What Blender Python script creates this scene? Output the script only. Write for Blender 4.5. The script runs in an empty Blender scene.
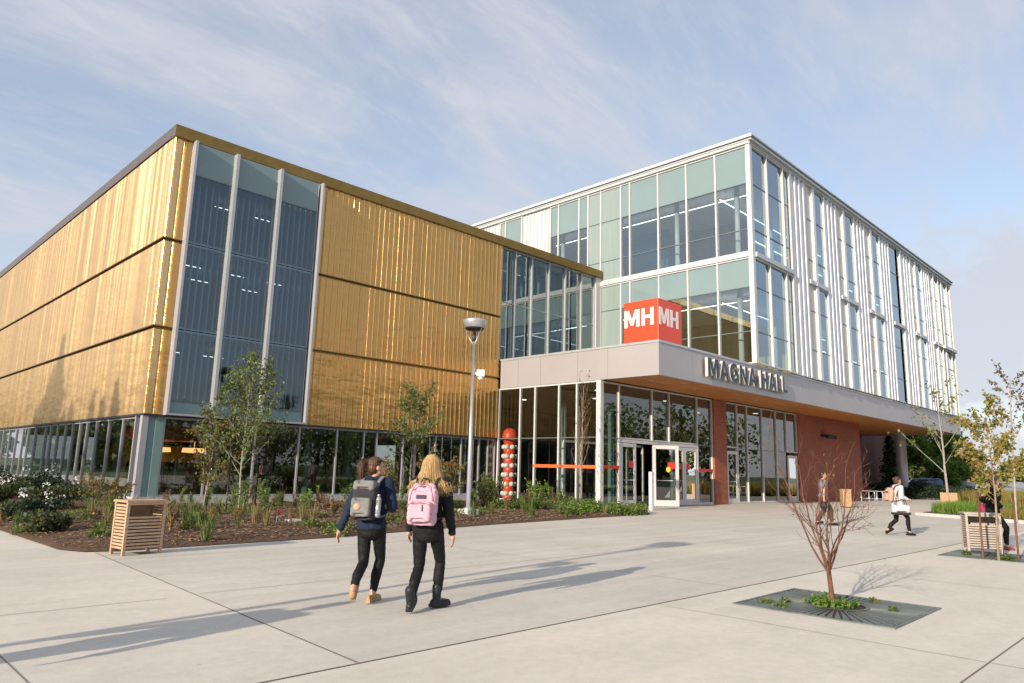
import bpy, bmesh, math, random
from mathutils import Vector, Matrix, noise
R = math.radians
SC = bpy.context.scene
COL = SC.collection
rnd = random.Random(7)

# ------------------------------------------------------------------ materials
def nt(name):
    m = bpy.data.materials.new(name); m.use_nodes = True
    t = m.node_tree; b = t.nodes['Principled BSDF']
    return m, t, b
def N(t, kind, **kw):
    n = t.nodes.new(kind)
    for k, v in kw.items():
        if k in n.inputs.keys(): n.inputs[k].default_value = v
        else: setattr(n, k, v)
    return n
def c4(c): return (c[0], c[1], c[2], 1)
def coords(t, scale=(1, 1, 1), rot=(0, 0, 0)):
    tc = t.nodes.new('ShaderNodeTexCoord'); mp = t.nodes.new('ShaderNodeMapping')
    mp.inputs['Scale'].default_value = scale; mp.inputs['Rotation'].default_value = rot
    t.links.new(tc.outputs['Object'], mp.inputs['Vector']); return mp.outputs['Vector']
def pm(name, col, rough=.6, metal=0, var=0.0, vs=3.0, bump=0.0, bs=20.0, spec=.5, stretch=(1, 1, 1), col2=None, detail=5):
    m, t, b = nt(name)
    b.inputs['Roughness'].default_value = rough; b.inputs['Metallic'].default_value = metal
    b.inputs['Specular IOR Level'].default_value = spec
    b.inputs['Base Color'].default_value = c4(col)
    if var or col2:
        v = coords(t, stretch)
        n = N(t, 'ShaderNodeTexNoise', Scale=vs, Detail=detail, Roughness=.6); t.links.new(v, n.inputs['Vector'])
        r = t.nodes.new('ShaderNodeValToRGB')
        a = col2 if col2 else [c * (1 - var) for c in col]
        z = col if col2 else [min(1, c * (1 + var)) for c in col]
        r.color_ramp.elements[0].color = c4(a); r.color_ramp.elements[1].color = c4(z)
        r.color_ramp.elements[0].position = .32; r.color_ramp.elements[1].position = .68
        t.links.new(n.outputs['Fac'], r.inputs['Fac']); t.links.new(r.outputs['Color'], b.inputs['Base Color'])
    if bump:
        v = coords(t, stretch)
        n = N(t, 'ShaderNodeTexNoise', Scale=bs, Detail=4); t.links.new(v, n.inputs['Vector'])
        bp = N(t, 'ShaderNodeBump', Strength=bump, Distance=.02)
        t.links.new(n.outputs['Fac'], bp.inputs['Height']); t.links.new(bp.outputs['Normal'], b.inputs['Normal'])
    return m
def emis(name, col, s):
    m, t, b = nt(name); b.inputs['Base Color'].default_value = c4(col)
    b.inputs['Emission Color'].default_value = c4(col); b.inputs['Emission Strength'].default_value = s
    return m
def glass(name, tint, refl=(1, 1, 1), base=.06, rough=.0, wav=.02):
    m = bpy.data.materials.new(name); m.use_nodes = True; t = m.node_tree; t.nodes.clear()
    o = t.nodes.new('ShaderNodeOutputMaterial'); mx = t.nodes.new('ShaderNodeMixShader')
    tr = N(t, 'ShaderNodeBsdfTransparent', Color=c4(tint)); g = N(t, 'ShaderNodeBsdfGlossy', Color=c4(refl), Roughness=rough)
    f = N(t, 'ShaderNodeFresnel', IOR=1.5)
    a = N(t, 'ShaderNodeMath', operation='MULTIPLY_ADD'); a.inputs[1].default_value = 1.5; a.inputs[2].default_value = base
    a.use_clamp = True
    v = coords(t, (1, 1, .6)); n = N(t, 'ShaderNodeTexNoise', Scale=.9, Detail=1); t.links.new(v, n.inputs['Vector'])
    bp = N(t, 'ShaderNodeBump', Strength=wav, Distance=.05); t.links.new(n.outputs['Fac'], bp.inputs['Height'])
    t.links.new(bp.outputs['Normal'], g.inputs['Normal'])
    t.links.new(f.outputs['Fac'], a.inputs[0]); t.links.new(a.outputs[0], mx.inputs['Fac'])
    t.links.new(tr.outputs[0], mx.inputs[1]); t.links.new(g.outputs[0], mx.inputs[2]); t.links.new(mx.outputs[0], o.inputs['Surface'])
    return m
def leafmat(name, a, b_, c, sc=1.5):
    m = bpy.data.materials.new(name); m.use_nodes = True; t = m.node_tree; b = t.nodes['Principled BSDF']
    v = coords(t); n = N(t, 'ShaderNodeTexNoise', Scale=sc * 6, Detail=3); t.links.new(v, n.inputs['Vector'])
    r = t.nodes.new('ShaderNodeValToRGB'); e = r.color_ramp.elements
    e[0].color = c4(a); e[0].position = .36; e[1].color = c4(c); e[1].position = .64
    k = e.new(.5); k.color = c4(b_)
    t.links.new(n.outputs['Fac'], r.inputs['Fac']); t.links.new(r.outputs['Color'], b.inputs['Base Color'])
    b.inputs['Roughness'].default_value = .55
    tl = t.nodes.new('ShaderNodeBsdfTranslucent'); t.links.new(r.outputs['Color'], tl.inputs['Color'])
    mx = N(t, 'ShaderNodeMixShader', Fac=.35); o = t.nodes['Material Output']
    t.links.new(b.outputs[0], mx.inputs[1]); t.links.new(tl.outputs[0], mx.inputs[2]); t.links.new(mx.outputs[0], o.inputs['Surface'])
    return m
def gold(name, col, rough, bump, stretch, plan=None):
    m, t, b = nt(name)
    b.inputs['Metallic'].default_value = .92; b.inputs['Roughness'].default_value = rough
    v = coords(t, (1, 1, 1))
    # tone differs from sheet to sheet (0.3 m pans)
    sx = t.nodes.new('ShaderNodeSeparateXYZ'); t.links.new(v, sx.inputs[0])
    ad = N(t, 'ShaderNodeMath', operation='ADD'); t.links.new(sx.outputs[0], ad.inputs[0]); t.links.new(sx.outputs[1], ad.inputs[1])
    ml = N(t, 'ShaderNodeMath', operation='MULTIPLY'); ml.inputs[1].default_value = 1 / .3; t.links.new(ad.outputs[0], ml.inputs[0])
    fl = N(t, 'ShaderNodeMath', operation='FLOOR'); t.links.new(ml.outputs[0], fl.inputs[0])
    zf = N(t, 'ShaderNodeMath', operation='MULTIPLY'); zf.inputs[1].default_value = .32; t.links.new(sx.outputs[2], zf.inputs[0])
    zg = N(t, 'ShaderNodeMath', operation='FLOOR'); t.links.new(zf.outputs[0], zg.inputs[0])
    cb = t.nodes.new('ShaderNodeCombineXYZ'); t.links.new(fl.outputs[0], cb.inputs[0]); t.links.new(zg.outputs[0], cb.inputs[1])
    wn = t.nodes.new('ShaderNodeTexWhiteNoise'); t.links.new(cb.outputs[0], wn.inputs['Vector'])
    r = t.nodes.new('ShaderNodeValToRGB'); r.color_ramp.elements[0].color = c4([c * .95 for c in col]); r.color_ramp.elements[1].color = c4([min(1, c * 1.04) for c in col])
    t.links.new(wn.outputs['Value'], r.inputs['Fac'])
    n2 = N(t, 'ShaderNodeTexNoise', Scale=.5, Detail=3); t.links.new(v, n2.inputs['Vector'])
    mx = N(t, 'ShaderNodeMix', data_type='RGBA'); mx.inputs[0].default_value = .35
    r2 = t.nodes.new('ShaderNodeValToRGB'); r2.color_ramp.elements[0].color = c4([c * .88 for c in col]); r2.color_ramp.elements[1].color = c4((min(1, col[0] * 1.05), col[1] * .98, col[2] * .95))
    t.links.new(n2.outputs['Fac'], r2.inputs['Fac'])
    t.links.new(r.outputs['Color'], mx.inputs[6]); t.links.new(r2.outputs['Color'], mx.inputs[7]); t.links.new(mx.outputs[2], b.inputs['Base Color'])
    v2 = coords(t, stretch)
    n = N(t, 'ShaderNodeTexNoise', Scale=1.0, Detail=3, Roughness=.55); t.links.new(v2, n.inputs['Vector'])
    bp = N(t, 'ShaderNodeBump', Strength=bump, Distance=.06); t.links.new(n.outputs['Fac'], bp.inputs['Height']); t.links.new(bp.outputs['Normal'], b.inputs['Normal'])
    return m
M = {}
M['gold'] = gold('gold_metal_lit', (.78, .53, .27), .27, .38, (.5, .5, 1.4))  # sunlit copy of the gold, the left wall's brightness put into its colour
M['gold_shaded'] = gold('gold_metal_shaded', (.62, .365, .125), .26, .8, (.6, .6, 1.6))  # same gold for the front, its shade from grazing sun put into the colour
M['gold_trim'] = pm('gold_trim', (.30, .19, .06), .38, .9, var=.12)
M['bronze'] = pm('bronze_coping', (.20, .165, .14), .4, .6, var=.1)
M['white'] = pm('white_metal', (.60, .59, .59), .38, 0, var=.03, vs=.7, bump=.03, bs=3)
M['alu'] = pm('aluminium_frame', (.48, .49, .50), .35, .35, var=.05)
M['alu_dark'] = pm('grey_sash', (.16, .19, .21), .4, .3, var=.08)
M['corn'] = pm('cornice_metal', (.52, .55, .57), .35, .4, var=.05)
M['bluegrey'] = pm('pale_frame', (.42, .50, .54), .35, .25, var=.05)
M['white_lightened'] = pm('white_metal_lightened', (.71, .735, .79), .4, 0, var=.03, vs=.7)  # lighter copy of the white; brightening of the grazing-lit face put into colour
M['beige'] = pm('beige_panel', (.55, .55, .50), .35, 0, var=.05)
M['canopy'] = pm('canopy_panel', (.445, .42, .43), .36, .25, var=.04, vs=.5, bump=.02, bs=2)
M['vision'] = glass('vision_glass', (.74, .86, .87), (.85, .97, 1), base=.22)
M['lobby_vision'] = glass('lobby_glass', (.84, .90, .88), base=.05)
M['navy_vision'] = glass('navy_glass', (.50, .62, .68), (.75, .9, 1), base=.07)
M['dark_vision'] = glass('shop_glass', (.42, .50, .48), base=.075)
M['blue_vision'] = glass('blue_glass', (.40, .56, .62), (.74, .90, 1), base=.22)
M['spandrel'] = pm('spandrel_glass', (.205, .285, .30), .05, 0, var=.04, vs=.4, spec=.5)
M['frit'] = pm('frit_glass', (.26, .325, .315), .12, 0, var=.05, vs=2, stretch=(3, 3, .2))
M['teal'] = pm('teal_glass', (.22, .34, .34), .08, 0, var=.05)
M['soffit_white'] = pm('ceiling_white', (.82, .82, .80), .7, var=.05)
M['terracotta'] = pm('interior_terracotta', (.42, .24, .16), .8, var=.1)
M['ochre'] = pm('interior_ochre', (.58, .40, .05), .7, var=.12)
M['inner_blue'] = pm('interior_blue', (.045, .075, .11), .7, var=.1)
M['inner_dark'] = pm('interior_dark', (.06, .07, .062), .7, var=.3)
M['inner_grey'] = pm('interior_grey', (.22, .24, .22), .7, var=.1)
M['inner_red'] = pm('interior_red', (.75, .04, .03), .55, var=.1)
M['floor_in'] = pm('interior_floor', (.2, .2, .19), .4, var=.1)
M['lamp'] = emis('strip_light', (1, .95, .85), 1.6)
M['warm'] = emis('warm_light', (1, .50, .18), 1.6)
M['wood_soffit'] = None
M['curb'] = pm('concrete_curb', (.50, .50, .49), .8, var=.1, vs=4, bump=.3, bs=40)
M['steel'] = pm('galvanised', (.52, .53, .56), .35, .6, var=.08)
M['steel_paint'] = pm('light_grey_paint', (.44, .44, .47), .35, .2, var=.04)
M['black'] = pm('black_matt', (.012, .012, .014), .6)
M['dark_metal'] = pm('dark_metal', (.05, .05, .055), .4, .5)
M['orange'] = pm('orange_film', (.85, .16, .04), .4, var=.04)
M['red'] = pm('red_film', (.62, .03, .02), .4, var=.04)
M['signred'] = pm('sign_face', (.80, .075, .03), .35, var=.03)
M['signwhite'] = pm('sign_white', (.85, .83, .82), .4)
M['letter'] = pm('letter_face', (.035, .05, .06), .4, 0, var=.1)
M['letter_side_lit'] = pm('letter_side_lit', (.50, .50, .50), .4, 0)  # sides painted pale, the sunlit edge of the letters put into the colour
M['bark'] = pm('bark', (.26, .20, .14), .9, var=.35, vs=12, bump=.6, bs=30, stretch=(1, 1, .3))
M['bark_grey'] = pm('bark_grey', (.33, .30, .27), .9, var=.3, vs=14, bump=.5, bs=30, stretch=(1, 1, .3))
M['bark_red'] = pm('bark_red', (.22, .085, .05), .8, col2=(.10, .05, .035), vs=9)
M['stake'] = pm('stake_wood', (.42, .27, .15), .8, var=.2, vs=10)
M['leaf'] = leafmat('leaf_green', (.06, .10, .02), (.13, .17, .04), (.26, .27, .07))
M['leaf_olive'] = leafmat('leaf_olive', (.08, .10, .025), (.19, .17, .04), (.30, .18, .05))
M['leaf_yellow'] = leafmat('leaf_yellow', (.13, .15, .03), (.32, .29, .06), (.33, .19, .07))
M['leaf_bright'] = leafmat('leaf_bright', (.07, .15, .02), (.14, .26, .03), (.26, .34, .06))
M['leaf_dark'] = leafmat('leaf_dark', (.012, .03, .012), (.025, .05, .018), (.05, .08, .03), .5)
M['leaf_autumn'] = leafmat('leaf_autumn', (.10, .06, .03), (.20, .12, .05), (.14, .14, .04), .4)
M['grass'] = leafmat('grass_blade', (.06, .12, .02), (.13, .20, .04), (.26, .27, .08))
M['straw'] = leafmat('straw_grass', (.26, .19, .09), (.36, .26, .12), (.22, .24, .08))
M['white_flower'] = pm('white_flower', (.7, .7, .66), .8)
M['rubber'] = pm('tyre', (.02, .02, .02), .8)

def wood_planks(name, c1, c2, pw, axis):
    m, t, b = nt(name); v = coords(t, (1, 1, 1), (0, 0, 0 if axis == 'x' else R(90)))
    br = N(t, 'ShaderNodeTexBrick', Scale=1.0, **{'Brick Width': 3.1, 'Row Height': pw, 'Mortar Size': .012, 'Color1': c4(c1), 'Color2': c4(c2), 'Mortar': (.03, .012, .004, 1)})
    br.offset = .37; t.links.new(v, br.inputs['Vector'])
    n = N(t, 'ShaderNodeTexNoise', Scale=3, Detail=6); v2 = coords(t, (1, 14, 1) if axis == 'x' else (14, 1, 1)); t.links.new(v2, n.inputs['Vector'])
    mx = N(t, 'ShaderNodeMix', data_type='RGBA', blend_type='MULTIPLY'); mx.inputs[0].default_value = .5
    t.links.new(br.outputs['Color'], mx.inputs[6]); t.links.new(n.outputs['Color'], mx.inputs[7])
    rr = N(t, 'ShaderNodeMix', data_type='RGBA'); rr.inputs[0].default_value = .55
    t.links.new(mx.outputs[2], rr.inputs[6]); t.links.new(br.outputs['Color'], rr.inputs[7])
    t.links.new(rr.outputs[2], b.inputs['Base Color']); b.inputs['Roughness'].default_value = .5
    return m
M['wood_soffit'] = wood_planks('soffit_planks', (.88, .36, .075), (.66, .23, .045), .14, 'x')
def brickmat(name, c1, c2, mo):
    m, t, b = nt(name); tc = t.nodes.new('ShaderNodeTexCoord'); sx = t.nodes.new('ShaderNodeSeparateXYZ'); t.links.new(tc.outputs['Object'], sx.inputs[0])
    ad = N(t, 'ShaderNodeMath', operation='ADD'); t.links.new(sx.outputs[0], ad.inputs[0]); t.links.new(sx.outputs[1], ad.inputs[1])
    cb = t.nodes.new('ShaderNodeCombineXYZ'); t.links.new(ad.outputs[0], cb.inputs[0]); t.links.new(sx.outputs[2], cb.inputs[1])
    br = N(t, 'ShaderNodeTexBrick', Scale=1.0, **{'Brick Width': .24, 'Row Height': .08, 'Mortar Size': .008, 'Color1': c4(c1), 'Color2': c4(c2), 'Mortar': c4(mo)})
    t.links.new(cb.outputs[0], br.inputs['Vector'])
    n = N(t, 'ShaderNodeTexNoise', Scale=1.3, Detail=4); t.links.new(tc.outputs['Object'], n.inputs['Vector'])
    mx = N(t, 'ShaderNodeMix', data_type='RGBA', blend_type='MULTIPLY'); mx.inputs[0].default_value = .35
    t.links.new(br.outputs['Color'], mx.inputs[6]); t.links.new(n.outputs['Color'], mx.inputs[7]); t.links.new(mx.outputs[2], b.inputs['Base Color'])
    bp = N(t, 'ShaderNodeBump', Strength=.4, Distance=.01); t.links.new(br.outputs['Fac'], bp.inputs['Height']); bp.invert = True
    t.links.new(bp.outputs['Normal'], b.inputs['Normal']); b.inputs['Roughness'].default_value = .85
    return m
M['brick'] = brickmat('red_brick', (.47, .135, .075), (.36, .10, .055), (.22, .12, .09))
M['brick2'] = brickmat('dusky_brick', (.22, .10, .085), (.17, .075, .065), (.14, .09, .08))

def concrete(name, col, band=0.0, rot=0.0, grid=0):
    m, t, b = nt(name); b.inputs['Roughness'].default_value = .85; b.inputs['Specular IOR Level'].default_value = .3
    v = coords(t)
    n1 = N(t, 'ShaderNodeTexNoise', Scale=.35, Detail=6, Roughness=.65); t.links.new(v, n1.inputs['Vector'])
    n2 = N(t, 'ShaderNodeTexNoise', Scale=9, Detail=6, Roughness=.7); t.links.new(v, n2.inputs['Vector'])
    v3 = coords(t, (.12, 2.6, 1), (0, 0, R(rot))); n3 = N(t, 'ShaderNodeTexNoise', Scale=1, Detail=3); t.links.new(v3, n3.inputs['Vector'])
    v4 = coords(t, (1, 1, 1)); n4 = N(t, 'ShaderNodeTexNoise', Scale=110, Detail=2); t.links.new(v4, n4.inputs['Vector'])
    def ramp(n, lo, hi, p0=.3, p1=.7):
        r = t.nodes.new('ShaderNodeValToRGB'); r.color_ramp.elements[0].color = (lo, lo, lo, 1); r.color_ramp.elements[1].color = (hi, hi, hi, 1)
        r.color_ramp.elements[0].position = p0; r.color_ramp.elements[1].position = p1
        t.links.new(n.outputs['Fac'], r.inputs['Fac']); return r
    cur = None
    rgb = t.nodes.new('ShaderNodeRGB'); rgb.outputs[0].default_value = c4(col); cur = rgb.outputs[0]
    for rp in (ramp(n1, .9, 1.06), ramp(n2, .93, 1.06), ramp(n3, 1 - band, 1 + band * .4, .35, .65), ramp(n4, .9, 1.08)):
        mx = N(t, 'ShaderNodeMix', data_type='RGBA', blend_type='MULTIPLY'); mx.inputs[0].default_value = 1
        t.links.new(cur, mx.inputs[6]); t.links.new(rp.outputs['Color'], mx.inputs[7]); cur = mx.outputs[2]
    # each cast slab cured to its own tone; blotchy stains
    bk = N(t, 'ShaderNodeTexBrick', Scale=1.0, **{'Brick Width': 6.2, 'Row Height': 3.6, 'Mortar Size': 0.0, 'Color1': (.955, .955, .96, 1), 'Color2': (1.03, 1.025, 1.01, 1)}); bk.offset = 0; t.links.new(v, bk.inputs['Vector'])
    n5 = N(t, 'ShaderNodeTexNoise', Scale=1.7, Detail=8, Roughness=.7, Distortion=.6); t.links.new(v, n5.inputs['Vector'])
    n6 = N(t, 'ShaderNodeTexVoronoi', Scale=.28, feature='DISTANCE_TO_EDGE'); n7 = N(t, 'ShaderNodeTexNoise', Scale=1.3, Detail=6); t.links.new(v, n7.inputs['Vector'])
    mv = N(t, 'ShaderNodeMix', data_type='VECTOR'); mv.inputs[0].default_value = .35; t.links.new(v, mv.inputs[4]); t.links.new(n7.outputs['Color'], mv.inputs[5]); t.links.new(mv.outputs[1], n6.inputs['Vector'])
    rc = t.nodes.new('ShaderNodeValToRGB'); rc.color_ramp.elements[0].color = (.97, .97, .96, 1); rc.color_ramp.elements[1].color = (1, 1, 1, 1); rc.color_ramp.elements[0].position = .0; rc.color_ramp.elements[1].position = .0025
    t.links.new(n6.outputs['Distance'], rc.inputs['Fac'])
    for oc in (bk.outputs['Color'], ramp(n5, .95, 1.01, .34, .5).outputs['Color'], rc.outputs['Color']):
        mx = N(t, 'ShaderNodeMix', data_type='RGBA', blend_type='MULTIPLY'); mx.inputs[0].default_value = 1
        t.links.new(cur, mx.inputs[6]); t.links.new(oc, mx.inputs[7]); cur = mx.outputs[2]
    # small dark spots (gum, drips)
    vo = N(t, 'ShaderNodeTexVoronoi', Scale=1.1); t.links.new(v, vo.inputs['Vector'])
    rs = t.nodes.new('ShaderNodeValToRGB'); rs.color_ramp.elements[0].color = (.72, .7, .68, 1); rs.color_ramp.elements[1].color = (1, 1, 1, 1)
    rs.color_ramp.elements[0].position = .02; rs.color_ramp.elements[1].position = .035
    t.links.new(vo.outputs['Distance'], rs.inputs['Fac'])
    mx = N(t, 'ShaderNodeMix', data_type='RGBA', blend_type='MULTIPLY'); mx.inputs[0].default_value = .8
    t.links.new(cur, mx.inputs[6]); t.links.new(rs.outputs['Color'], mx.inputs[7]); cur = mx.outputs[2]
    t.links.new(cur, b.inputs['Base Color'])
    bp = N(t, 'ShaderNodeBump', Strength=.25, Distance=.004); t.links.new(n4.outputs['Fac'], bp.inputs['Height']); t.links.new(bp.outputs['Normal'], b.inputs['Normal'])
    return m
M['conc'] = concrete('plaza_concrete', (.635, .59, .515), .08)
M['conc_light'] = concrete('walkway_concrete', (.73, .67, .57), .04)
M['conc_left'] = concrete('sidewalk_concrete', (.69, .635, .55), .04)
M['joint'] = pm('joint_filler', (.17, .14, .11), .9)
M['joint_faint'] = pm('faint_joint', (.42, .39, .35), .9)
M['asphalt'] = pm('asphalt', (.06, .06, .062), .9, var=.15, vs=8)
M['lawn'] = pm('lawn', (.07, .11, .03), .95, var=.35, vs=.3, bump=.5, bs=10)
M['mulch'] = pm('mulch', (.165, .09, .05), .95, col2=(.05, .028, .018), vs=22, bump=1.0, bs=45)
M['chip'] = pm('mulch_chip', (.32, .21, .12), .9, col2=(.08, .04, .025), vs=14)
M['grate'] = pm('grate_iron', (.16, .185, .175), .45, .35, var=.3, vs=3)
M['soil'] = pm('soil', (.05, .03, .02), .95, var=.3, vs=20)

# ------------------------------------------------------------------ mesh builder
class MB:
    def __init__(s): s.v = []; s.f = []; s.m = []; s.sm = []
    def add(s, vs, fs, mi=0, smooth=False):
        b = len(s.v); s.v += [tuple(p) for p in vs]; s.f += [tuple(b + i for i in f) for f in fs]
        s.m += [mi] * len(fs); s.sm += [smooth] * len(fs)
    def box(s, x0, x1, y0, y1, z0, z1, mi=0):
        if x0 > x1: x0, x1 = x1, x0
        if y0 > y1: y0, y1 = y1, y0
        if z0 > z1: z0, z1 = z1, z0
        s.add([(x0, y0, z0), (x1, y0, z0), (x1, y1, z0), (x0, y1, z0), (x0, y0, z1), (x1, y0, z1), (x1, y1, z1), (x0, y1, z1)],
              [(0, 3, 2, 1), (4, 5, 6, 7), (0, 1, 5, 4), (1, 2, 6, 5), (2, 3, 7, 6), (3, 0, 4, 7)], mi)
    def bar(s, a, b, w, h, mi=0):       # square bar from a to b
        a = Vector(a); b = Vector(b); d = (b - a).normalized()
        u = Vector((0, 0, 1)) if abs(d.z) < .9 else Vector((1, 0, 0))
        p = d.cross(u).normalized() * w / 2; q = d.cross(p).normalized() * h / 2
        vs = [a + p + q, a - p + q, a - p - q, a + p - q, b + p + q, b - p + q, b - p - q, b + p - q]
        s.add(vs, [(0, 1, 2, 3), (7, 6, 5, 4), (0, 4, 5, 1), (1, 5, 6, 2), (2, 6, 7, 3), (3, 7, 4, 0)], mi)
    def tube(s, pts, rs, n=8, mi=0, cap=True):
        pts = [Vector(p) for p in pts]; rings = []
        if not hasattr(rs, '__len__'): rs = [rs] * len(pts)
        vs = []
        for i, p in enumerate(pts):
            d = (pts[min(i + 1, len(pts) - 1)] - pts[max(i - 1, 0)]); d = d.normalized() if d.length > 1e-9 else Vector((0, 0, 1))
            u = Vector((1, 0, 0)) if abs(d.x) < .8 else Vector((0, 1, 0))
            a = d.cross(u).normalized(); b = d.cross(a).normalized()
            for k in range(n):
                t = 2 * math.pi * k / n; vs.append(p + (a * math.cos(t) + b * math.sin(t)) * rs[i])
        fs = [(i * n + k, i * n + (k + 1) % n, (i + 1) * n + (k + 1) % n, (i + 1) * n + k) for i in range(len(pts) - 1) for k in range(n)]
        s.add(vs, fs, mi, True)
        if cap:
            b = len(s.v) - len(vs)
            s.f.append(tuple(b + k for k in range(n))); s.m.append(mi); s.sm.append(False)
            s.f.append(tuple(b + (len(pts) - 1) * n + k for k in reversed(range(n)))); s.m.append(mi); s.sm.append(False)
    def sphere(s, c, r, nu=12, nv=8, mi=0):
        rx, ry, rz = r if hasattr(r, '__len__') else (r, r, r); vs = []; fs = []
        for j in range(nv + 1):
            ph = math.pi * j / nv
            for i in range(nu):
                th = 2 * math.pi * i / nu
                vs.append((c[0] + rx * math.sin(ph) * math.cos(th), c[1] + ry * math.sin(ph) * math.sin(th), c[2] + rz * math.cos(ph)))
        for j in range(nv):
            for i in range(nu):
                a = j * nu + i; b = j * nu + (i + 1) % nu
                if j == 0: fs.append((a, a + nu, b + nu))
                elif j == nv - 1: fs.append((a, a + nu, b))
                else: fs.append((a, a + nu, b + nu, b))
        s.add(vs, fs, mi, True)
    def lathe(s, c, prof, n=24, mi=0):
        vs = []; 
        for r, z in prof:
            for k in range(n):
                t = 2 * math.pi * k / n; vs.append((c[0] + r * math.cos(t), c[1] + r * math.sin(t), c[2] + z))
        fs = [(i * n + k, i * n + (k + 1) % n, (i + 1) * n + (k + 1) % n, (i + 1) * n + k) for i in range(len(prof) - 1) for k in range(n)]
        s.add(vs, fs, mi, True)
    def poly(s, pts, z0, z1, mi=0):
        n = len(pts); vs = [(p[0], p[1], z0) for p in pts] + [(p[0], p[1], z1) for p in pts]
        s.add(vs, [tuple(reversed(range(n))), tuple(range(n, 2 * n))] + [(i, (i + 1) % n, (i + 1) % n + n, i + n) for i in range(n)], mi)
    def build(s, name, mats, parent=None, world=True, bevel=0, **tags):
        me = bpy.data.meshes.new(name)
        off = Vector((0, 0, 0))
        if parent is not None and world: off = root_loc(parent)
        me.from_pydata([(v[0] - off.x, v[1] - off.y, v[2] - off.z) for v in s.v], [], s.f)
        if not isinstance(mats, (list, tuple)): mats = [mats]
        for m in mats: me.materials.append(m)
        me.polygons.foreach_set('material_index', s.m); me.polygons.foreach_set('use_smooth', s.sm); me.update()
        o = bpy.data.objects.new(name, me); COL.objects.link(o)
        if parent is not None: o.parent = parent
        if bevel:
            md = o.modifiers.new('b', 'BEVEL'); md.width = bevel; md.segments = 2; md.limit_method = 'ANGLE'
        for k, v in tags.items(): o[k] = v
        return o
def root_loc(o):
    p = Vector((0, 0, 0))
    while o is not None: p += o.location; o = o.parent
    return p
def thing(name, loc, label, cat, group=None, rz=0):
    o = bpy.data.objects.new(name, None); COL.objects.link(o); o.location = loc; o.rotation_euler = (0, 0, rz)
    o.empty_display_size = .2
    o['label'] = label; o['category'] = cat
    if group: o['group'] = group
    return o
def solo(o, label, cat, group=None):
    o['label'] = label; o['category'] = cat
    if group: o['group'] = group
    return o
def copy_tree(o, loc=None, rz=None, label=None, scale=None, parent=None):
    c = o.copy(); COL.objects.link(c); c.parent = parent
    if loc is not None: c.location = loc
    if rz is not None: c.rotation_euler = (0, 0, rz)
    if scale is not None: c.scale = scale if hasattr(scale, '__len__') else (scale,) * 3
    if label: c['label'] = label
    for ch in list(o.children): copy_tree(ch, parent=c)
    return c
def S(name, mb, mat): return mb.build(name, mat, kind='structure')

# ------------------------------------------------------------------ ground
g = MB(); g.add([(-900, -900, -.04), (1500, -900, -.04), (1500, 1500, -.04), (-900, 1500, -.04)], [(0, 1, 2, 3)]); S('ground', g, M['lawn'])
JX0, JX1 = 3.36, 3.76
g = MB(); g.poly([(3.35, 4.93), (76, 4.93), (76, 75), (3.2, 75), (3.32, 18), (3.4, 13.9), (3.76, 13.2)], -.2, 0); S('plaza', g, M['conc'])
g = MB(); g.poly([(3.34, 4.93), (3.75, 13.2), (3.39, 13.9), (3.31, 18), (3.19, 75), (-3, 75), (-3, 4.93)], -.2, .001); S('sidewalk', g, M['conc_left'])
g = MB(); g.poly([(-12, -30), (48, -30), (76, -10), (76, 4.92), (-12, 4.92)], -.2, .0); S('walkway', g, M['conc_light'])
g = MB(); g.poly([(-40, 4.93), (-3.01, 4.93), (-3.01, 40), (-40, 40)], -.2, -.001); S('west_pavement', g, M['conc_left'])
g = MB(); g.poly([(80, -60), (230, -60), (230, 90), (80, 90)], -.1, -.03); S('parking_lot', g, M['asphalt'])
def joint(pts, w, mat=M['joint'], z=.005):
    g = MB()
    for a, b in zip(pts, pts[1:]):
        a = Vector((a[0], a[1], z)); b = Vector((b[0], b[1], z)); d = (b - a).normalized(); p = Vector((-d.y, d.x, 0)) * w / 2
        g.add([a - p, b - p, b + p, a + p], [(0, 1, 2, 3)])
    S('expansion_joint', g, mat)
joint([(-12, 4.93), (76, 4.93)], .015)
joint([(3.345, 4.95), (3.76, 13.2)], .014)
joint([(1.37, 4.95), (1.37, 40)], .008)
joint([(-12, 1.62), (76, 1.62)], .012)
joint([(7.42, -9), (7.42, 1.6)], .014, M['joint_faint']); joint([(7.42, 1.64), (7.42, 4.9)], .012, M['joint_faint'])
for x in (12.6, 18, 24, 30): joint([(x, -9), (x, 4.9)], .012, M['joint_faint'])
for y in (8.6, 12.2): joint([(3.6, y), (60, y)], .012, M['joint_faint'])
for x in (9.4, 15.6, 22, 28.5, 35, 42): joint([(x, 4.95), (x, 13.3)], .012, M['joint_faint'])
for y in (8.5, 13, 18): joint([(-3, y), (3.2, y)], .012, M['joint_faint'])

# ------------------------------------------------------------------ planting bed
EDGE = [(3.32, 60), (3.32, 18), (3.4, 13.95), (3.62, 13.42), (4.1, 13.24), (8.28, 13.54), (13.64, 14.55), (19, 15.2), (22.6, 15.55), (23.6, 15.9), (23.9, 16.6), (23.3, 17.2), (24.6, 18.6), (24.7, 25.4), (8.1, 25.4), (7.95, 60)]
def inside(x, y, P):
    c = False; j = len(P) - 1
    for i in range(len(P)):
        if (P[i][1] > y) != (P[j][1] > y) and x < (P[j][0] - P[i][0]) * (y - P[i][1]) / (P[j][1] - P[i][1]) + P[i][0]: c = not c
        j = i
    return c
def edist(x, y, P):
    d = 9e9
    for i in range(len(P)):
        a = P[i]; b = P[(i + 1) % len(P)]; dx, dy = b[0] - a[0], b[1] - a[1]
        t = max(0, min(1, ((x - a[0]) * dx + (y - a[1]) * dy) / (dx * dx + dy * dy)))
        d = min(d, math.hypot(x - a[0] - t * dx, y - a[1] - t * dy))
    return d
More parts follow.
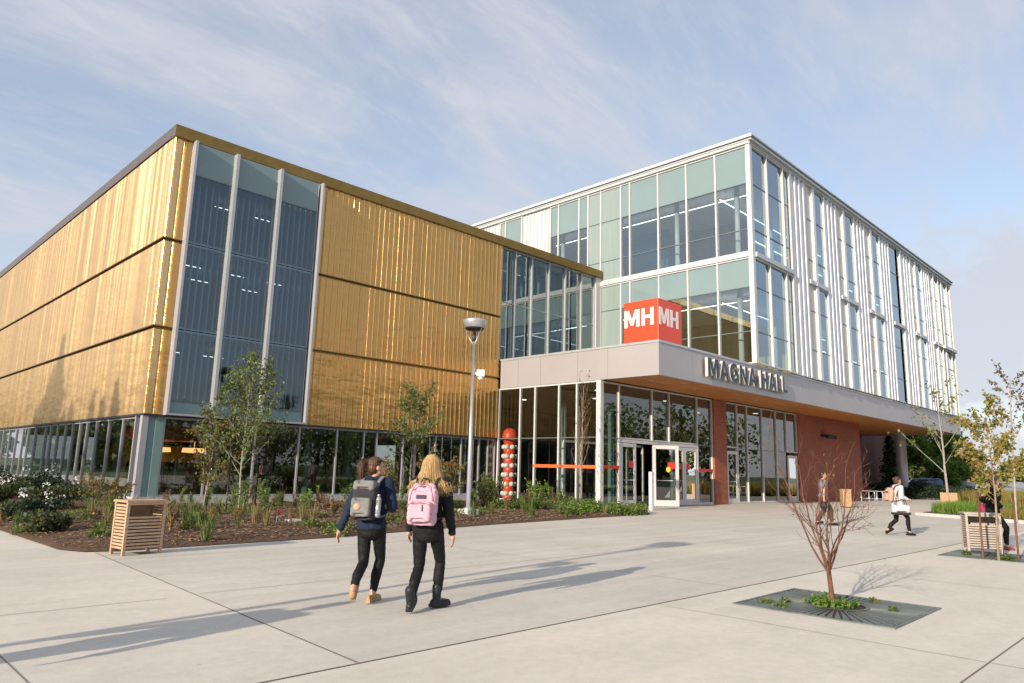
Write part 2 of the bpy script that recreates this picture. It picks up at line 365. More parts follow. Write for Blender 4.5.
def bed_h(x, y):
    if not inside(x, y, EDGE): return 0
    d = edist(x, y, EDGE)
    return .03 + .13 * min(1, d / 1.2) + .07 * noise.noise(Vector((x * .9, y * .9, 0))) * min(1, d) + .025 * noise.noise(Vector((x * 5, y * 5, 3))) * min(1, d * 2)
me = bpy.data.meshes.new('mulch'); bm = bmesh.new()
vs = [bm.verts.new((p[0], p[1], 0)) for p in EDGE]; f = bm.faces.new(vs); bmesh.ops.triangulate(bm, faces=[f])
for ax, lo, hi, st in ((0, 3.4, 24.8, .22), (1, 13.2, 32, .22), (1, 32, 60, 1.0)):
    k = lo
    while k < hi:
        no = (1, 0, 0) if ax == 0 else (0, 1, 0); co = (k, 0, 0) if ax == 0 else (0, k, 0)
        bmesh.ops.bisect_plane(bm, geom=bm.verts[:] + bm.edges[:] + bm.faces[:], plane_co=co, plane_no=no); k += st
for v in bm.verts: v.co.z = bed_h(v.co.x, v.co.y) if edist(v.co.x, v.co.y, EDGE) > .01 else .012
bm.to_mesh(me); bm.free(); me.materials.append(M['mulch'])
for p in me.polygons: p.use_smooth = True
o = bpy.data.objects.new('mulch_bed', me); COL.objects.link(o); o['kind'] = 'structure'
def bed_pt(x0, x1, y0, y1, r=rnd):
    while True:
        x, y = r.uniform(x0, x1), r.uniform(y0, y1)
        if inside(x, y, EDGE) and edist(x, y, EDGE) > .12: return x, y
g = MB()
for k in range(14000):
    x, y = bed_pt(3.4, 24.6, 13.2, 24) ; z = bed_h(x, y) + .006
    a = rnd.uniform(0, 3.14); l = rnd.uniform(.02, .07); w = rnd.uniform(.006, .018); t = rnd.uniform(-.5, .5)
    d = Vector((math.cos(a), math.sin(a), t * .5)) * l; p = Vector((-math.sin(a), math.cos(a), rnd.uniform(-.5, .5))) * w; c = Vector((x, y, z + .01))
    g.add([c - d - p, c + d - p, c + d + p, c - d + p, c + Vector((0, 0, .012))], [(0, 1, 4), (1, 2, 4), (2, 3, 4), (3, 0, 4)])
g.build('mulch_chips', M['chip'], kind='stuff')

# ------------------------------------------------------------------ main building
GX, GY, EX, EY, WX, WY = 8.24, 25.7, 24.83, 19.3, 33.2, 16.12
HALL = thing('college_building', (GX, GY, 0), 'large modern hall with gold ribbed wing, entrance canopy and white glazed upper block', 'building')
def fb(g, ax, P, u0, u1, o, i, z0, z1, mi=0):
    if ax == 'x': g.box(P - o, P + i, u0, u1, z0, z1, mi)
    else: g.box(u0, u1, P - o, P + i, z0, z1, mi)
def fq(g, ax, P, u0, u1, z0, z1, mi=0):
    if ax == 'x': g.add([(P, u1, z0), (P, u0, z0), (P, u0, z1), (P, u1, z1)], [(0, 1, 2, 3)], mi)
    else: g.add([(u0, P, z0), (u1, P, z0), (u1, P, z1), (u0, P, z1)], [(0, 1, 2, 3)], mi)
def gold_panel(ax, P, u0, u1, z0, z1, mat, pitch=.3, rib=.045, seed=1):
    """ribbed sheet: shallow curved pans between rounded standing ribs"""
    r = random.Random(seed); g = MB(); fb(g, ax, P, u0, u1, -.06, .25, z0 + .01, z1 - .01)
    prof = []; u = u0
    while u < u1 - .01:
        w = min(pitch, u1 - u); j = r.uniform(-.006, .006); a = r.uniform(.8, 1.2)
        if rib < .04:      # fine corrugation
            for k in range(8): prof.append((u + w * k / 8, .0125 * a * math.sin(6.283 * k / 8)))
        else:
            for t, o in ((0, .002), (.012, .02), (.03, rib * .9), (.048, .02), (.06, .004), (.09, -.006 + j), (.15, -.012 + j), (.21, -.008), (w - .012, 0)):
                if t < w: prof.append((u + t, o * (a if o > .02 else 1)))
        u += w
    prof.append((u1, 0)); vs = []
    nz = 2
    for q in range(nz + 1):
        z = z0 + (z1 - z0) * q / nz
        for u, o in prof: vs.append((P - o, u, z) if ax == 'x' else (u, P - o, z))
    n = len(prof); fs = []
    for q in range(nz):
        for k in range(n - 1):
            f = (q * n + k, q * n + k + 1, (q + 1) * n + k + 1, (q + 1) * n + k); fs.append(f if ax == 'y' else f[::-1])
    g.add(vs, fs, 0, True)
    g.box(*((P - .01, P + .1, u0, u1) if ax == 'x' else (u0, u1, P - .01, P + .1)), z0 - .002, z0 + .02)
    return g.build('gold_cladding', mat, HALL)
BANDS = [(3.06, 5.97), (6.11, 9.13), (9.27, 13.02)]
for k, (a, b) in enumerate(BANDS):
    gold_panel('x', GX, GY + .004, 80, a, b, M['gold'], .12, .03, k)
    gold_panel('y', GY, GX + .004, 8.86, a, b, M['gold_shaded'], .3, .045, 10 + k)
    gold_panel('y', GY, 14.12, 24.79, a, b, M['gold_shaded'], .27, .042, 20 + k)
g = MB()
for a, b in ((5.97, 6.11), (9.13, 9.27)):
    g.box(GX + .08, GX + .3, GY + .08, 80, a, b); g.box(GX + .301, 8.86, GY + .08, GY + .3, a, b); g.box(14.12, 24.79, GY + .08, GY + .3, a, b)
    g.box(GX - .035, GX + .02, GY - .04, 80, a + .1, a + .135); g.box(GX + .021, 8.86, GY - .05, GY - .002, a + .1, a + .135); g.box(14.12, 24.79, GY - .05, GY - .002, a + .1, a + .135)
g.build('cladding_groove', M['gold_trim'], HALL)
g = MB(); g.box(GX, GX + .12, GY + .12, 80, 3.0, 3.055); g.box(GX, 24.8, GY - .02, GY + .119, 3.0, 3.055); g.build('drip_edge', M['dark_metal'], HALL)
# roof and coping
g = MB(); g.box(GX + .3, WX - .06, GY + .31, 80, 12.7, 13.0); g.box(8.9, 24.5, GY + .32, 79, 12.2, 12.69); g.build('roof', M['inner_grey'], HALL)
g = MB(); g.box(GX - .045, WX - .08, GY - .1, GY + .5, 13.025, 13.46)
x = 11.2
while x < 33: g.box(x, x + .02, GY - .108, GY - .09, 13.03, 13.455); x += 2.95
g.build('roof_fascia', M['gold_trim'], HALL)
g = MB(); g.box(GX - .05, GX + .4, GY - .09, 80, 13.06, 13.47); g.build('roof_coping', M['bronze'], HALL)
# walls behind
g = MB()
g.box(24.55, 24.8, GY + .27, 46, 7.0, 12.7); g.build('gold_return_wall', M['gold_shaded'], HALL)
g = MB(); g.box(GX + .3, 24.5, GY + .4, 46, 2.72, 3.0); g.box(9.3, 24.5, GY + .9, 45, 5.9, 6.1); g.box(9.3, 24.5, GY + .9, 45, 9.1, 9.3)
g.build('floor_slab', M['inner_grey'], HALL)
g = MB(); g.box(9.3, 24.5, 30.5, 30.7, 3.02, 12.2); g.box(14.2, 14.35, GY + .3, 30.5, 3.02, 12.2); g.box(8.55, 8.7, GY + .3, 30.5, 3.02, 12.2); g.build('interior_wall', M['inner_blue'], HALL)
g = MB(); g.box(12, 24.5, 44, 44.2, 0, 2.72); g.box(21, 21.2, 31, 44, 0, 2.72); g.box(12.2, 16, 33, 33.2, 0, 2.2); g.build('interior_wall', M['inner_dark'], HALL)
g = MB(); g.box(GX + .3, 24.6, GY + .3, 79, .02, .22); g.build('interior_floor', M['floor_in'], HALL)
g = MB(); g.box(8.75, 11.0, 26.6, 29.2, 2.25, 2.71); g.add([(9.0, 26.1, 2.71), (10.9, 26.1, 2.71), (10.9, 26.599, 2.26), (9.0, 26.599, 2.26)], [(0, 1, 2, 3)]); g.build('red_bulkhead', M['inner_red'], HALL)
g = MB(); g.box(9, 12.4, 31, 31.15, 1.45, 2.1); g.build('ochre_partition', M['ochre'], HALL)
for cx, cy in ((9.5, 28.5), (10.2, 29.6), (11.3, 28.9)):
    g = MB(); g.lathe((cx, cy, 1.85), [(.05, .18), (.42, .17), (.45, 0), (.05, -.02)], 20); g.tube([(cx, cy, 2.0), (cx, cy, 2.7)], .01, 5); g.build('pendant_lamp', M['warm'], HALL)
# counters / furniture silhouettes inside
g = MB()
for cx, cy in ((13, 28.4), (16.5, 29.5), (19.3, 28.6)): g.box(cx, cx + 1.4, cy, cy + .6, .22, 1.0); g.tube([(cx + .7, cy - .5, .22), (cx + .7, cy - .5, .95)], .05, 6); g.lathe((cx + .7, cy - .5, .95), [(.35, 0), (.35, .03), (0, .03)], 14)
g.build('interior_counter', M['inner_grey'], HALL)
for cx, cy in ((16.95, GY + 1.0), (15.25, GY + 1.4), (21.8, GY + 1.4), (12.0, GY + 2.8), (9.0, 30), (9.0, 36)):
    g = MB(); g.tube([(cx, cy, .22), (cx, cy, 2.72)], .22 if cx != 15.25 else .16, 20); g.build('round_column', M['teal'], HALL)

def window(ax, P, us, zs, cells, mul=.07, out=.10, inn=.06, fmat='alu', left=True, right=False, rail=None, railout=.03, name='window', sash='alu_dark', topbar=True, botbar=True):
    """one bay: us = mullion positions, zs = rail heights; cells[col][row] = glass kind"""
    f = MB(); h = mul / 2
    for k, u in enumerate(us):
        if k == 0 and not left: continue
        if k == len(us) - 1 and not right: continue
        fb(f, ax, P, u - h, u + h, out, inn, zs[0], zs[-1])
    for j, z in enumerate(zs):
        if j == 0 and not botbar or j == len(zs) - 1 and not topbar: continue
        edge = j in (0, len(zs) - 1); t = .035 if edge else .022
        z0, z1 = (z, z + 2 * t) if j == 0 else ((z - 2 * t, z) if j == len(zs) - 1 else (z - t, z + t))
        for a, b in zip(us, us[1:]):
            fb(f, ax, P, a + h + .001, b - h - .001, (out - .03) if edge else railout, inn - .01, z0, z1, 0 if edge else 1)
    fo = f.build(name, [M[fmat], M[sash]], HALL)
    kinds = []; p = MB()
    for c, (a, b) in enumerate(zip(us, us[1:])):
        for r_, (z0, z1) in enumerate(zip(zs, zs[1:])):
            kd = cells[c][r_] if isinstance(cells[0], (list, tuple)) else cells[r_]
            if kd is None: continue
            if kd not in kinds: kinds.append(kd)
            fq(p, ax, P, a + h - .01, b - h + .01, z0 + .01, z1 - .01, kinds.index(kd))
    if kinds:
        off = p.build('pane', [M[k] for k in kinds], fo)
    return fo
# big projecting window of the gold wing
wx = [8.93, 10.42, 12.2, 14.05]
for i in range(3):
    for (z0, z1) in ((3.12, 6.02), (6.06, 9.16), (9.2, 12.98)):
        zs = [z0, z0 + .42, z1] if i >= 0 and z0 < 4 else ([z0, z1] if z0 < 8 else [z0, 11.75, z1])
        cells = [['teal', 'navy_vision']] if z0 < 4 else ([['navy_vision']] if z0 < 8 else [['navy_vision', 'spandrel']])
        window('y', GY - .16, [wx[i] + (.07 if i == 0 else .06), wx[i + 1] - (.1 if i == 2 else .06)], zs, cells, mul=.02, out=.02, inn=.05, fmat='bluegrey', right=True)
for k, x in enumerate(wx[1:3]):
    g = MB(); g.box(x - .055, x + .055, GY - .42, GY - .1, 3.2, 12.98); g.build('window_fin', M['alu'], HALL)
g = MB(); g.box(8.86, 8.94, GY - .36, GY + .28, 3.04, 13.0); g.box(14.04, 14.12, GY - .36, GY + .28, 3.04, 13.0); g.box(8.941, 14.039, GY - .36, GY + .28, 3.04, 3.11); g.build('window_surround', M['steel_paint'], HALL)
# vertical blades and dashed lights behind it
g = MB(); x = 9.15
while x < 14: g.box(x, x + .05, GY + .35, GY + .5, 3.2, 12.1); x += .24
g.build('blind_blade', M['bluegrey'], HALL)
g = MB()
for z, ys in ((5.6, (28.2,)), (8.75, (27, 29.0)), (11.9, (28.6,))):
    for j, y in enumerate(ys):
        x = 9.3 + 1.1 * j
        while x < 13.2: g.box(x, x + .8, y, y + .04, z, z + .018); x += 1.7 + .5 * j
g.build('strip_light', M['lamp'], HALL)
# ground floor glazing of the gold wing
def ribbon(ax, P, us, z0, z1, kinds='dark_vision', mul=.07, out=.05, extra=None, fmat='steel_paint', step=1):
    for a in range(0, len(us) - 1):
        window(ax, P, [us[a], us[a + 1]], [z0, z1] if not extra else [z0, extra, z1], [[kinds] * (2 if extra else 1)], mul=mul, out=out, inn=.07, fmat=fmat, right=(a == len(us) - 2))
ribbon('y', GY + .16, [9.0, 10.53, 12.3, 14.1, 15.8, 17.1, 17.75, 19.15, 20.98, 22.56, 23.7, 24.3, 24.76], .3, 3.0)
ribbon('x', GX + .14, [26.5, 28.0, 29.6, 31.15, 32.4, 33.4, 34.45, 35.6, 36.9, 38.05, 39.0, 40.9, 42.4, 43.5, 45.0, 46.6, 48.2, 50, 52, 54, 56, 58, 60], .3, 3.0)
g = MB(); g.box(GX + .02, GX + .22, GY + .06, GY + .3, .3, 3.0); g.box(GX + .02, GX + .16, 26.42, 26.5, .3, 3.0); g.build('corner_post', M['steel_paint'], HALL)
g = MB(); g.box(8.7, 8.96, GY + .06, GY + .24, .3, 3.0); g.box(GX + .221, 8.7, GY + .12, GY + .16, .3, 3.0); g.build('corner_panel', M['teal'], HALL)
g = MB(); fq(g, 'x', GX + .14, GY + .3, 26.42, .3, 3.0); g.build('pane', M['dark_vision'], HALL)
g = MB(); g.box(GX - .04, GX + .3, GY - .04, 60, -.1, .3); g.box(GX + .301, 24.8, GY - .04, GY + .3, -.1, .3); g.build('concrete_curb', M['curb'], HALL)

# glazed link under the gold roof edge
lx = [24.86, 25.9, 27.18, 28.57, 29.97, 31.4, 32.62]
for a, b in zip(lx, lx[1:]):
    window('y', GY + .2, [a, b], [7.0, 10.1, 13.02], [['vision', 'vision']], mul=.075, out=.12, inn=.1, right=(b == lx[-1]), sash='alu')
g = MB(); g.box(32.66, 33.1, GY + .02, GY + .3, 7.0, 13.02); g.build('white_pier', M['white'], HALL)
g = MB(); g.box(24.85, 33.1, 26.4, 44, 6.6, 6.98); g.box(24.85, 33.1, 44.0, 44.2, 6.98, 12.7); g.build('link_floor', M['inner_grey'], HALL)

# ---- white glazed block, left face (x = WX)
ly = [16.12, 18.02, 19.8, 21.64, 23.6, 24.25, 25.75, 26.75, 27.48, 29.2, 29.9]
def colkinds(i):
    if i in (5, 6): return ['frit', 'frit', 'frit'], ['frit', 'frit', 'frit']
    return ['vision', 'vision', 'spandrel'], ['vision', 'vision', 'spandrel']
UP = [12.79, 14.05, 16.55, 18.62]; LO = [7.02, 8.68, 10.98, 12.53]
for i, (a, b) in enumerate(zip(ly, ly[1:])):
    ku, kl = colkinds(i); last = i == len(ly) - 2
    aa = a + .12 if i == 0 else a
    w = window('x', WX, [aa, b], UP, [ku], mul=.09, out=.1, inn=.08, fmat='white', left=i > 0, right=last)
    w = window('x', WX, [aa, b], LO, [kl], mul=.09, out=.1, inn=.08, fmat='white', left=i > 0, right=last)
g = MB(); g.box(WX - .13, WX + .12, WY - .13, WY + .12, 7.02, 18.62); g.build('corner_post', M['white'], HALL)
g = MB(); g.box(WX - .15, WX + .2, WY + .121, 46, 12.54, 12.78); g.build('floor_band', M['white'], HALL)
def ribbed(ax, P, u0, u1, z0, z1, pitch=.3, proud=.12, w=.1):
    g = MB(); fb(g, ax, P, u0, u1, .0, .2, z0, z1); u = u0 + pitch / 2
    while u < u1: fb(g, ax, P, u - w / 2, u + w / 2, proud, 0, z0, z1); u += pitch
    return g.build('white_cladding', M['white'], HALL)
ribbed('x', WX, 29.95, 32.53, 12.79, 18.62, .33, .06, .05)
window('x', WX, [32.53, 34.1, 34.65], UP, [['spandrel'] * 3, ['frit'] * 3], mul=.09, out=.1, inn=.08, fmat='white', right=True)
ribbed('x', WX, 34.7, 38.6, 12.79, 18.62, .33, .06, .05)
window('x', WX, [38.6, 40.2, 41.5, 43, 45], UP, [['vision', 'vision', 'spandrel']] * 4, mul=.09, out=.1, inn=.08, fmat='white', right=True)
lz = [29.9, 31.6, 33.2, 34.8, 36.4, 38, 39.6, 41.2, 43, 45]
for a, b in zip(lz, lz[1:]): window('x', WX, [a, b], LO, [['vision', 'vision', 'spandrel']], mul=.09, out=.1, inn=.08, fmat='white', right=b == 45)
# ---- right face (y = WY)
def cor_r(us, left=True, right=False):
    for a, b in zip(us, us[1:]):
        aa = a + .12 if a == WX else a
        window('y', WY, [aa, b], UP, [['blue_vision', 'blue_vision', 'blue_vision']], mul=.09, out=.14, inn=.08, fmat='white', left=a != WX, right=b == us[-1])
        window('y', WY, [aa, b], LO, [['blue_vision', 'blue_vision', 'blue_vision']], mul=.09, out=.14, inn=.08, fmat='white', left=a != WX, right=b == us[-1])
cor_r([WX, 35.02, 37.0, 37.86])
def fins(xs, z0=7.02, z1=18.62, w=.17, d=.11):
    for x in xs:
        g = MB(); g.box(x - w / 2, x + w / 2, WY - d, WY + .02, z0, z1); g.build('facade_fin', M['white_lightened'], HALL)
def wall_y(a, b): 
    g = MB(); g.box(a, b, WY, WY + .2, 7.02, 18.62); g.build('white_cladding', M['white_lightened'], HALL)
def narrow(a, b, kind, flip=0):
    for zs in (UP, LO):
        window('y', WY, [a, b], zs, [[kind] * 3], mul=.05, out=.06, inn=.08, fmat='white', right=True)
class _B:
    def box(s, *a):
        g = MB(); g.box(*a); g.build('floor_band', M['corn'], HALL)
BAND = _B()
mods = [37.95, 42.75, 47.75, 52.7, 57.7, 62.6]
for k, x0 in enumerate(mods):
    x1 = mods[k + 1] if k < 5 else 67.2
    if k == 3:
        wall_y(x0, x0 + 2.15); fins([x0 + .1, x0 + .72, x0 + 1.3, x0 + 1.9])
        narrow(x0 + 2.17, x0 + 3.9, 'blue_vision'); narrow(x0 + 3.9, x0 + 4.35, 'beige')
        fins([x0 + 4.6], w=.34, d=.13); wall_y(x0 + 4.36, x1); BAND.box(x0 + 2.16, x0 + 4.7, WY - .18, WY + .1, 12.54, 12.78)
    else:
        wall_y(x0, x0 + 2.15)
        fins([x0 + .1, x0 + .72, x0 + 1.3, x0 + 1.9] if k != 4 else [x0 + .5, x0 + 1.1, x0 + 1.9])
        narrow(x0 + 2.17, x0 + 3.0, 'beige'); fins([x0 + 3.22], w=.34, d=.13); narrow(x0 + 3.42, x1 - .03, 'blue_vision')
        BAND.box(x0 + 2.16, x0 + 3.0, WY - .18, WY + .1, 12.54, 12.78); BAND.box(x0 + 3.44, x1 - .03, WY - .18, WY + .1, 12.54, 12.78)
        BAND.box(x0 + 3.001, x0 + 3.439, WY - .19, WY - .135, 12.54, 12.78)
window('y', WY, [67.2, 68.1, 69.8, 70.8], UP, [['blue_vision'] * 3] * 3, mul=.1, out=.14, inn=.08, fmat='white', right=True)
window('y', WY, [67.2, 68.1, 69.8, 70.8], LO, [['blue_vision'] * 3] * 3, mul=.1, out=.14, inn=.08, fmat='white', right=True)
BAND.box(67.26, 70.9, WY - .3, WY + .1, 12.54, 12.78); BAND.box(WX + .14, 37.9, WY - .22, WY + .1, 12.54, 12.78)
# cornice, roof, back walls, floors
g = MB()
g.box(WX - .16, 71.1, WY - .16, 46, 18.63, 18.78); g.box(WX - .24, 71.2, WY - .3, 46.1, 18.781, 18.86); g.box(WX - .2, 71.15, WY - .24, 46.05, 18.861, 18.98); g.box(WX - .3, 71.3, WY - .36, 46.2, 18.981, 19.05)
g.build('cornice', M['corn'], HALL)
g = MB(); g.box(WX - .2, WX - .161, WY - .1, 46, 18.64, 18.775); g.box(WX - .335, WX - .302, WY - .36, 46.2, 18.9, 19.07); g.build('cornice_trim', M['white'], HALL)
g = MB(); g.box(70.75, 70.95, WY + .2, 46, 6.95, 18.63); g.box(WX + .2, 70.7, 45.8, 46, 0, 18.63); g.build('rear_wall', M['canopy'], HALL)
g = MB(); g.box(WX + .25, 70.7, WY + .3, 45.7, 12.3, 12.75); g.box(WX + .25, 70.7, WY + .3, 45.7, 6.96, 7.05); g.box(WX + .3, 70.7, WY + .35, 45.7, 18.3, 18.6)
g.build('floor_slab', M['floor_in'], HALL)
g = MB(); g.box(WX + .35, 70.6, WY + .4, 45.6, 17.0, 17.06); g.box(WX + .35, 70.6, WY + .4, 45.6, 11.1, 11.16); g.build('ceiling', M['soffit_white'], HALL)
g = MB(); g.box(39.5, 39.7, 19.2, 24, 12.76, 17); g.box(39.0, 52, 23.0, 23.2, 12.76, 17); g.build('interior_wall', M['terracotta'], HALL)
g = MB(); g.box(37.8, 38, 24.0, 32, 12.76, 17); g.box(37.8, 38, 32.2, 45, 7.06, 11); g.build('interior_wall', M['inner_blue'], HALL)
g = MB(); g.box(40.5, 40.7, 17.3, 19.8, 7.06, 11.1); g.build('interior_wall', M['ochre'], HALL)
g = MB(); g.box(41, 41.2, 19.8, 32, 7.06, 11.1); g.box(42, 70.5, 22.5, 22.7, 7.06, 11.1); g.box(52, 70.5, 22.5, 22.7, 12.76, 17); g.build('interior_wall', M['inner_grey'], HALL)
for cx, cy in ((34.1, 17.3), (34.1, 21.0), (34.1, 25.2), (34.1, 29.6), (37.4, 17.0)):
    for z0, z1 in ((7.06, 11.1), (12.76, 17.0)):
        g = MB(); g.tube([(cx, cy, z0), (cx, cy, z1)], .14, 16); g.build('round_column', M['white'], HALL)
g = MB()
for z in (16.6, 10.7):
    for xx in (34.9,): g.box(xx, xx + .05, 17, 31, z, z + .04)
    g.box(34.5, 52, 18.5, 18.55, z - .02, z + .02)
    g.box(42, 66, 20.4, 20.47, z, z + .06)
g.build('strip_light', M['lamp'], HALL)
g = MB(); g.box(WX + .2, WX + .26, 26.2, 45, 7.9, 7.96); g.box(WX + .3, WX + .36, 26.2, 45, 7.05, 7.9); g.build('balustrade', M['ochre'], HALL)

# ---- canopy
CY, CX1 = 16.26, 71.75
g = MB()
def cfront(a, b): g.box(a, b, CY, CY + .15, 5.53, 6.9)
xs = [EX + .151, 27.5, 30.5, 33.5, 36.5, 38.9, 39.9, 42.9, 45.9, 48.9, 51.9, 54.9, 57.9, 60.9, 63.9, 66.9, CX1]
for a, b in zip(xs, xs[1:]): cfront(a, b - .012)
ys = [CY, 18.9, 20.6, 22.9, 24.4, GY - .06]
for a, b in zip(ys, ys[1:]): g.box(EX, EX + .15, a, b - .012, 5.53, 6.9)
g.box(EX + .02, EX + .14, CY + .02, GY - .08, 5.56, 6.88); g.box(EX + .16, CX1 - .02, CY + .03, CY + .14, 5.56, 6.88)
g.box(CX1 - .15, CX1 - .013, CY + .151, 26, 5.53, 6.9)
g.build('canopy_fascia', M['canopy'], HALL)
g = MB(); g.box(EX - .03, CX1 + .03, CY - .04, CY + .3, 6.901, 7.0); g.box(EX - .03, EX + .3, CY + .301, GY - .06, 6.901, 7.0); g.build('canopy_coping', M['corn'], HALL)
g = MB(); g.box(EX + .152, CX1 - .152, CY + .152, 45.7, 6.75, 6.9); g.build('canopy_roof', M['inner_grey'], HALL)
g = MB(); g.box(EX + .152, CX1 - .152, CY + .152, EY - .1, 5.54, 5.62); g.box(56.0, CX1 - .152, EY - .099, 23.9, 5.54, 5.62); g.build('canopy_soffit', M['wood_soffit'], HALL)
for (x, y) in [(26.2, 17.6), (28.0, 17.0), (30.3, 17.9), (33.2, 17.2), (36.5, 17.8), (40, 17.1), (44, 17.9), (48, 17.2), (52.5, 17.9), (57, 17.3), (62, 18.3), (60, 21), (67, 17.8)]:
    g = MB(); g.lathe((x, y, 5.535), [(0, 0), (.09, 0), (.12, -.012), (.12, .01)], 16); g.build('downlight', M['steel_paint'], HALL)
# ---- entrance glazing
ribbon('x', EX + .06, [19.45, 20.65, 21.72, 23.23, 24.22, GY + .0], .06, 5.52, kinds='lobby_vision', mul=.08, out=.06, extra=3.02, fmat='white')
g = MB(); g.box(EX - .02, EX + .2, EY - .04, EY + .2, 0, 5.52); g.build('corner_post', M['white'], HALL)
def egl(a, b, z0=.06, right=False, left=True): window('y', EY + .04, [a, b], [z0, 3.02, 5.5] if z0 < 1 else [z0, 5.5], [['dark_vision', 'dark_vision']] if z0 < 1 else [['dark_vision']], mul=.08, out=.08, inn=.07, fmat='white', right=right, left=left)
egl(EX + .2, 26.2, left=False); egl(26.2, 28.82, 3.02); egl(28.82, 30.3, 3.02); egl(30.3, 32.9, 3.02); egl(32.9, 34.4, right=True)
g = MB()
for u in (26.2, 32.9): g.box(u - .05, u + .05, EY - .045, EY + .12, 0, 3.0)
g.box(26.26, 32.84, EY - .04, EY + .1, 2.86, 3.0); g.build('door_frame', M['white'], HALL)
def door(hx, hy, ang, w, flip=1, h=2.84, label=None, deco=True):
    """leaf hinged at (hx,hy); ang = direction of leaf from hinge in degrees"""
    d = Vector((math.cos(R(ang)), math.sin(R(ang)), 0)); n = Vector((-d.y, d.x, 0)); g = MB()
    def bx(a, b, z0, z1, t=.03):
        p = [Vector((hx, hy, 0)) + d * a - n * t, Vector((hx, hy, 0)) + d * b - n * t, Vector((hx, hy, 0)) + d * b + n * t, Vector((hx, hy, 0)) + d * a + n * t]
        g.poly([(q.x, q.y) for q in p], z0, z1)
    bx(.01, .17, .02, h); bx(w - .17, w - .01, .02, h); bx(.171, w - .171, .02, .3); bx(.171, w - .171, h - .17, h)
    o = g.build('door', M['white'], HALL)
    g = MB(); a = Vector((hx, hy, 0)) + d * .16; b = Vector((hx, hy, 0)) + d * (w - .16)
    g.add([(a.x, a.y, .29), (b.x, b.y, .29), (b.x, b.y, h - .16), (a.x, a.y, h - .16)], [(0, 1, 2, 3)]); g.build('pane', M['dark_vision'], o)
    g = MB(); q = Vector((hx, hy, 0)) + d * (w - .26) - n * .07 * flip
    g.tube([(q.x, q.y, .95), (q.x, q.y, 1.45)], .015, 8); c = Vector((hx, hy, 0)) + d * .2 - n * .07 * flip
    g.tube([(q.x, q.y, 1.2), (c.x, c.y, 1.2)], .018, 8); g.build('handle', M['steel'], o)
    if deco:
        g = MB(); a = Vector((hx, hy, 0)) + d * (w - .55) - n * .012 * flip; b = Vector((hx, hy, 0)) + d * (w - .2) - n * .012 * flip
        g.add([(a.x, a.y, 1.75), (b.x, b.y, 1.75), (b.x, b.y, 2.05), (a.x, a.y, 2.05)], [(0, 1, 2, 3)]); g.build('door_sticker', M['red'], o)
    if ang == -38:
        g = MB(); a = Vector((hx, hy, 0)) + d * .78 - n * .02; b_ = [a + d * (.11 * math.cos(k * .5236)) + Vector((0, 0, 1.72 + .13 * math.sin(k * .5236))) for k in range(12)]; g.add(b_, [tuple(range(12))]); g.build('door_sticker', pm('yellow_sticker', (.75, .6, .04), .5), o)
    return o
door(26.27, EY, 0, 1.22); door(28.82, EY, -38, 1.3)
door(30.36, EY, 0, 1.24); door(32.84, EY, 180, 1.24, -1)
# inner vestibule line of glass and posts
g = MB()
for x in (26.3, 27.6, 28.9, 30.2, 31.5, 32.9): g.box(x - .05, x + .05, 22.6, 22.72, .05, 2.9)
g.box(26.3, 32.9, 22.61, 22.71, 2.9, 3.0)
for y in (20.6, 21.8): g.box(26.4, 26.5, y, y + .1, .05, 4.6)
g.build('vestibule_frame', M['white'], HALL)
for x, y in ((27.4, 23.6), (28.1, 21.2), (32.2, 24.2), (38, 24)):
    g = MB(); g.tube([(x, y, .05), (x, y, 4.9)], .13, 16); g.build('round_column', M['teal'], HALL)
# orange / red stripes on glass
g = MB(); g.box(EX - .012, EX + .05, 19.5, 23.25, 1.66, 1.80); g.build('orange_stripe', M['orange'], HALL)
g = MB(); g.box(25.1, 26.14, EY - .045, EY + .03, 1.68, 1.82); g.box(32.96, 34.34, EY - .045, EY + .03, 1.68, 1.82); g.build('red_stripe', M['red'], HALL)
# brick
g = MB(); g.box(34.45, 35.8, EY - .12, EY + .7, 0, 5.535); g.build('brick_pillar', M['brick'], HALL)
g = MB(); g.box(44.99, 55.8, EY - .1, EY + .3, 0, 5.535); g.box(55.5, 55.8, EY + .301, 24.4, 0, 5.535); g.build('brick_wall', M['brick'], HALL)
egl(35.84, 37.17, 3.02, left=True)
for a, b in ((37.17, 38.35), (38.35, 40.21), (40.21, 42.06), (42.06, 43.45)): egl(a, b)
egl(43.45, 44.95, 3.02, right=True)
door(35.9, EY, 0, 1.22, deco=False); door(44.9, EY, 180, 1.38, -1, deco=False)
g = MB()
g.box(35.82, 44.97, EY - .05, EY + .13, 0, .06); g.box(24.9, 26.15, EY - .05, EY + .13, 0, .06); g.box(32.95, 34.44, EY - .05, EY + .13, 0, .06); g.box(EX - .03, EX + .2, 19.4, GY - .05, 0, .06)
g.build('threshold', M['curb'], HALL)
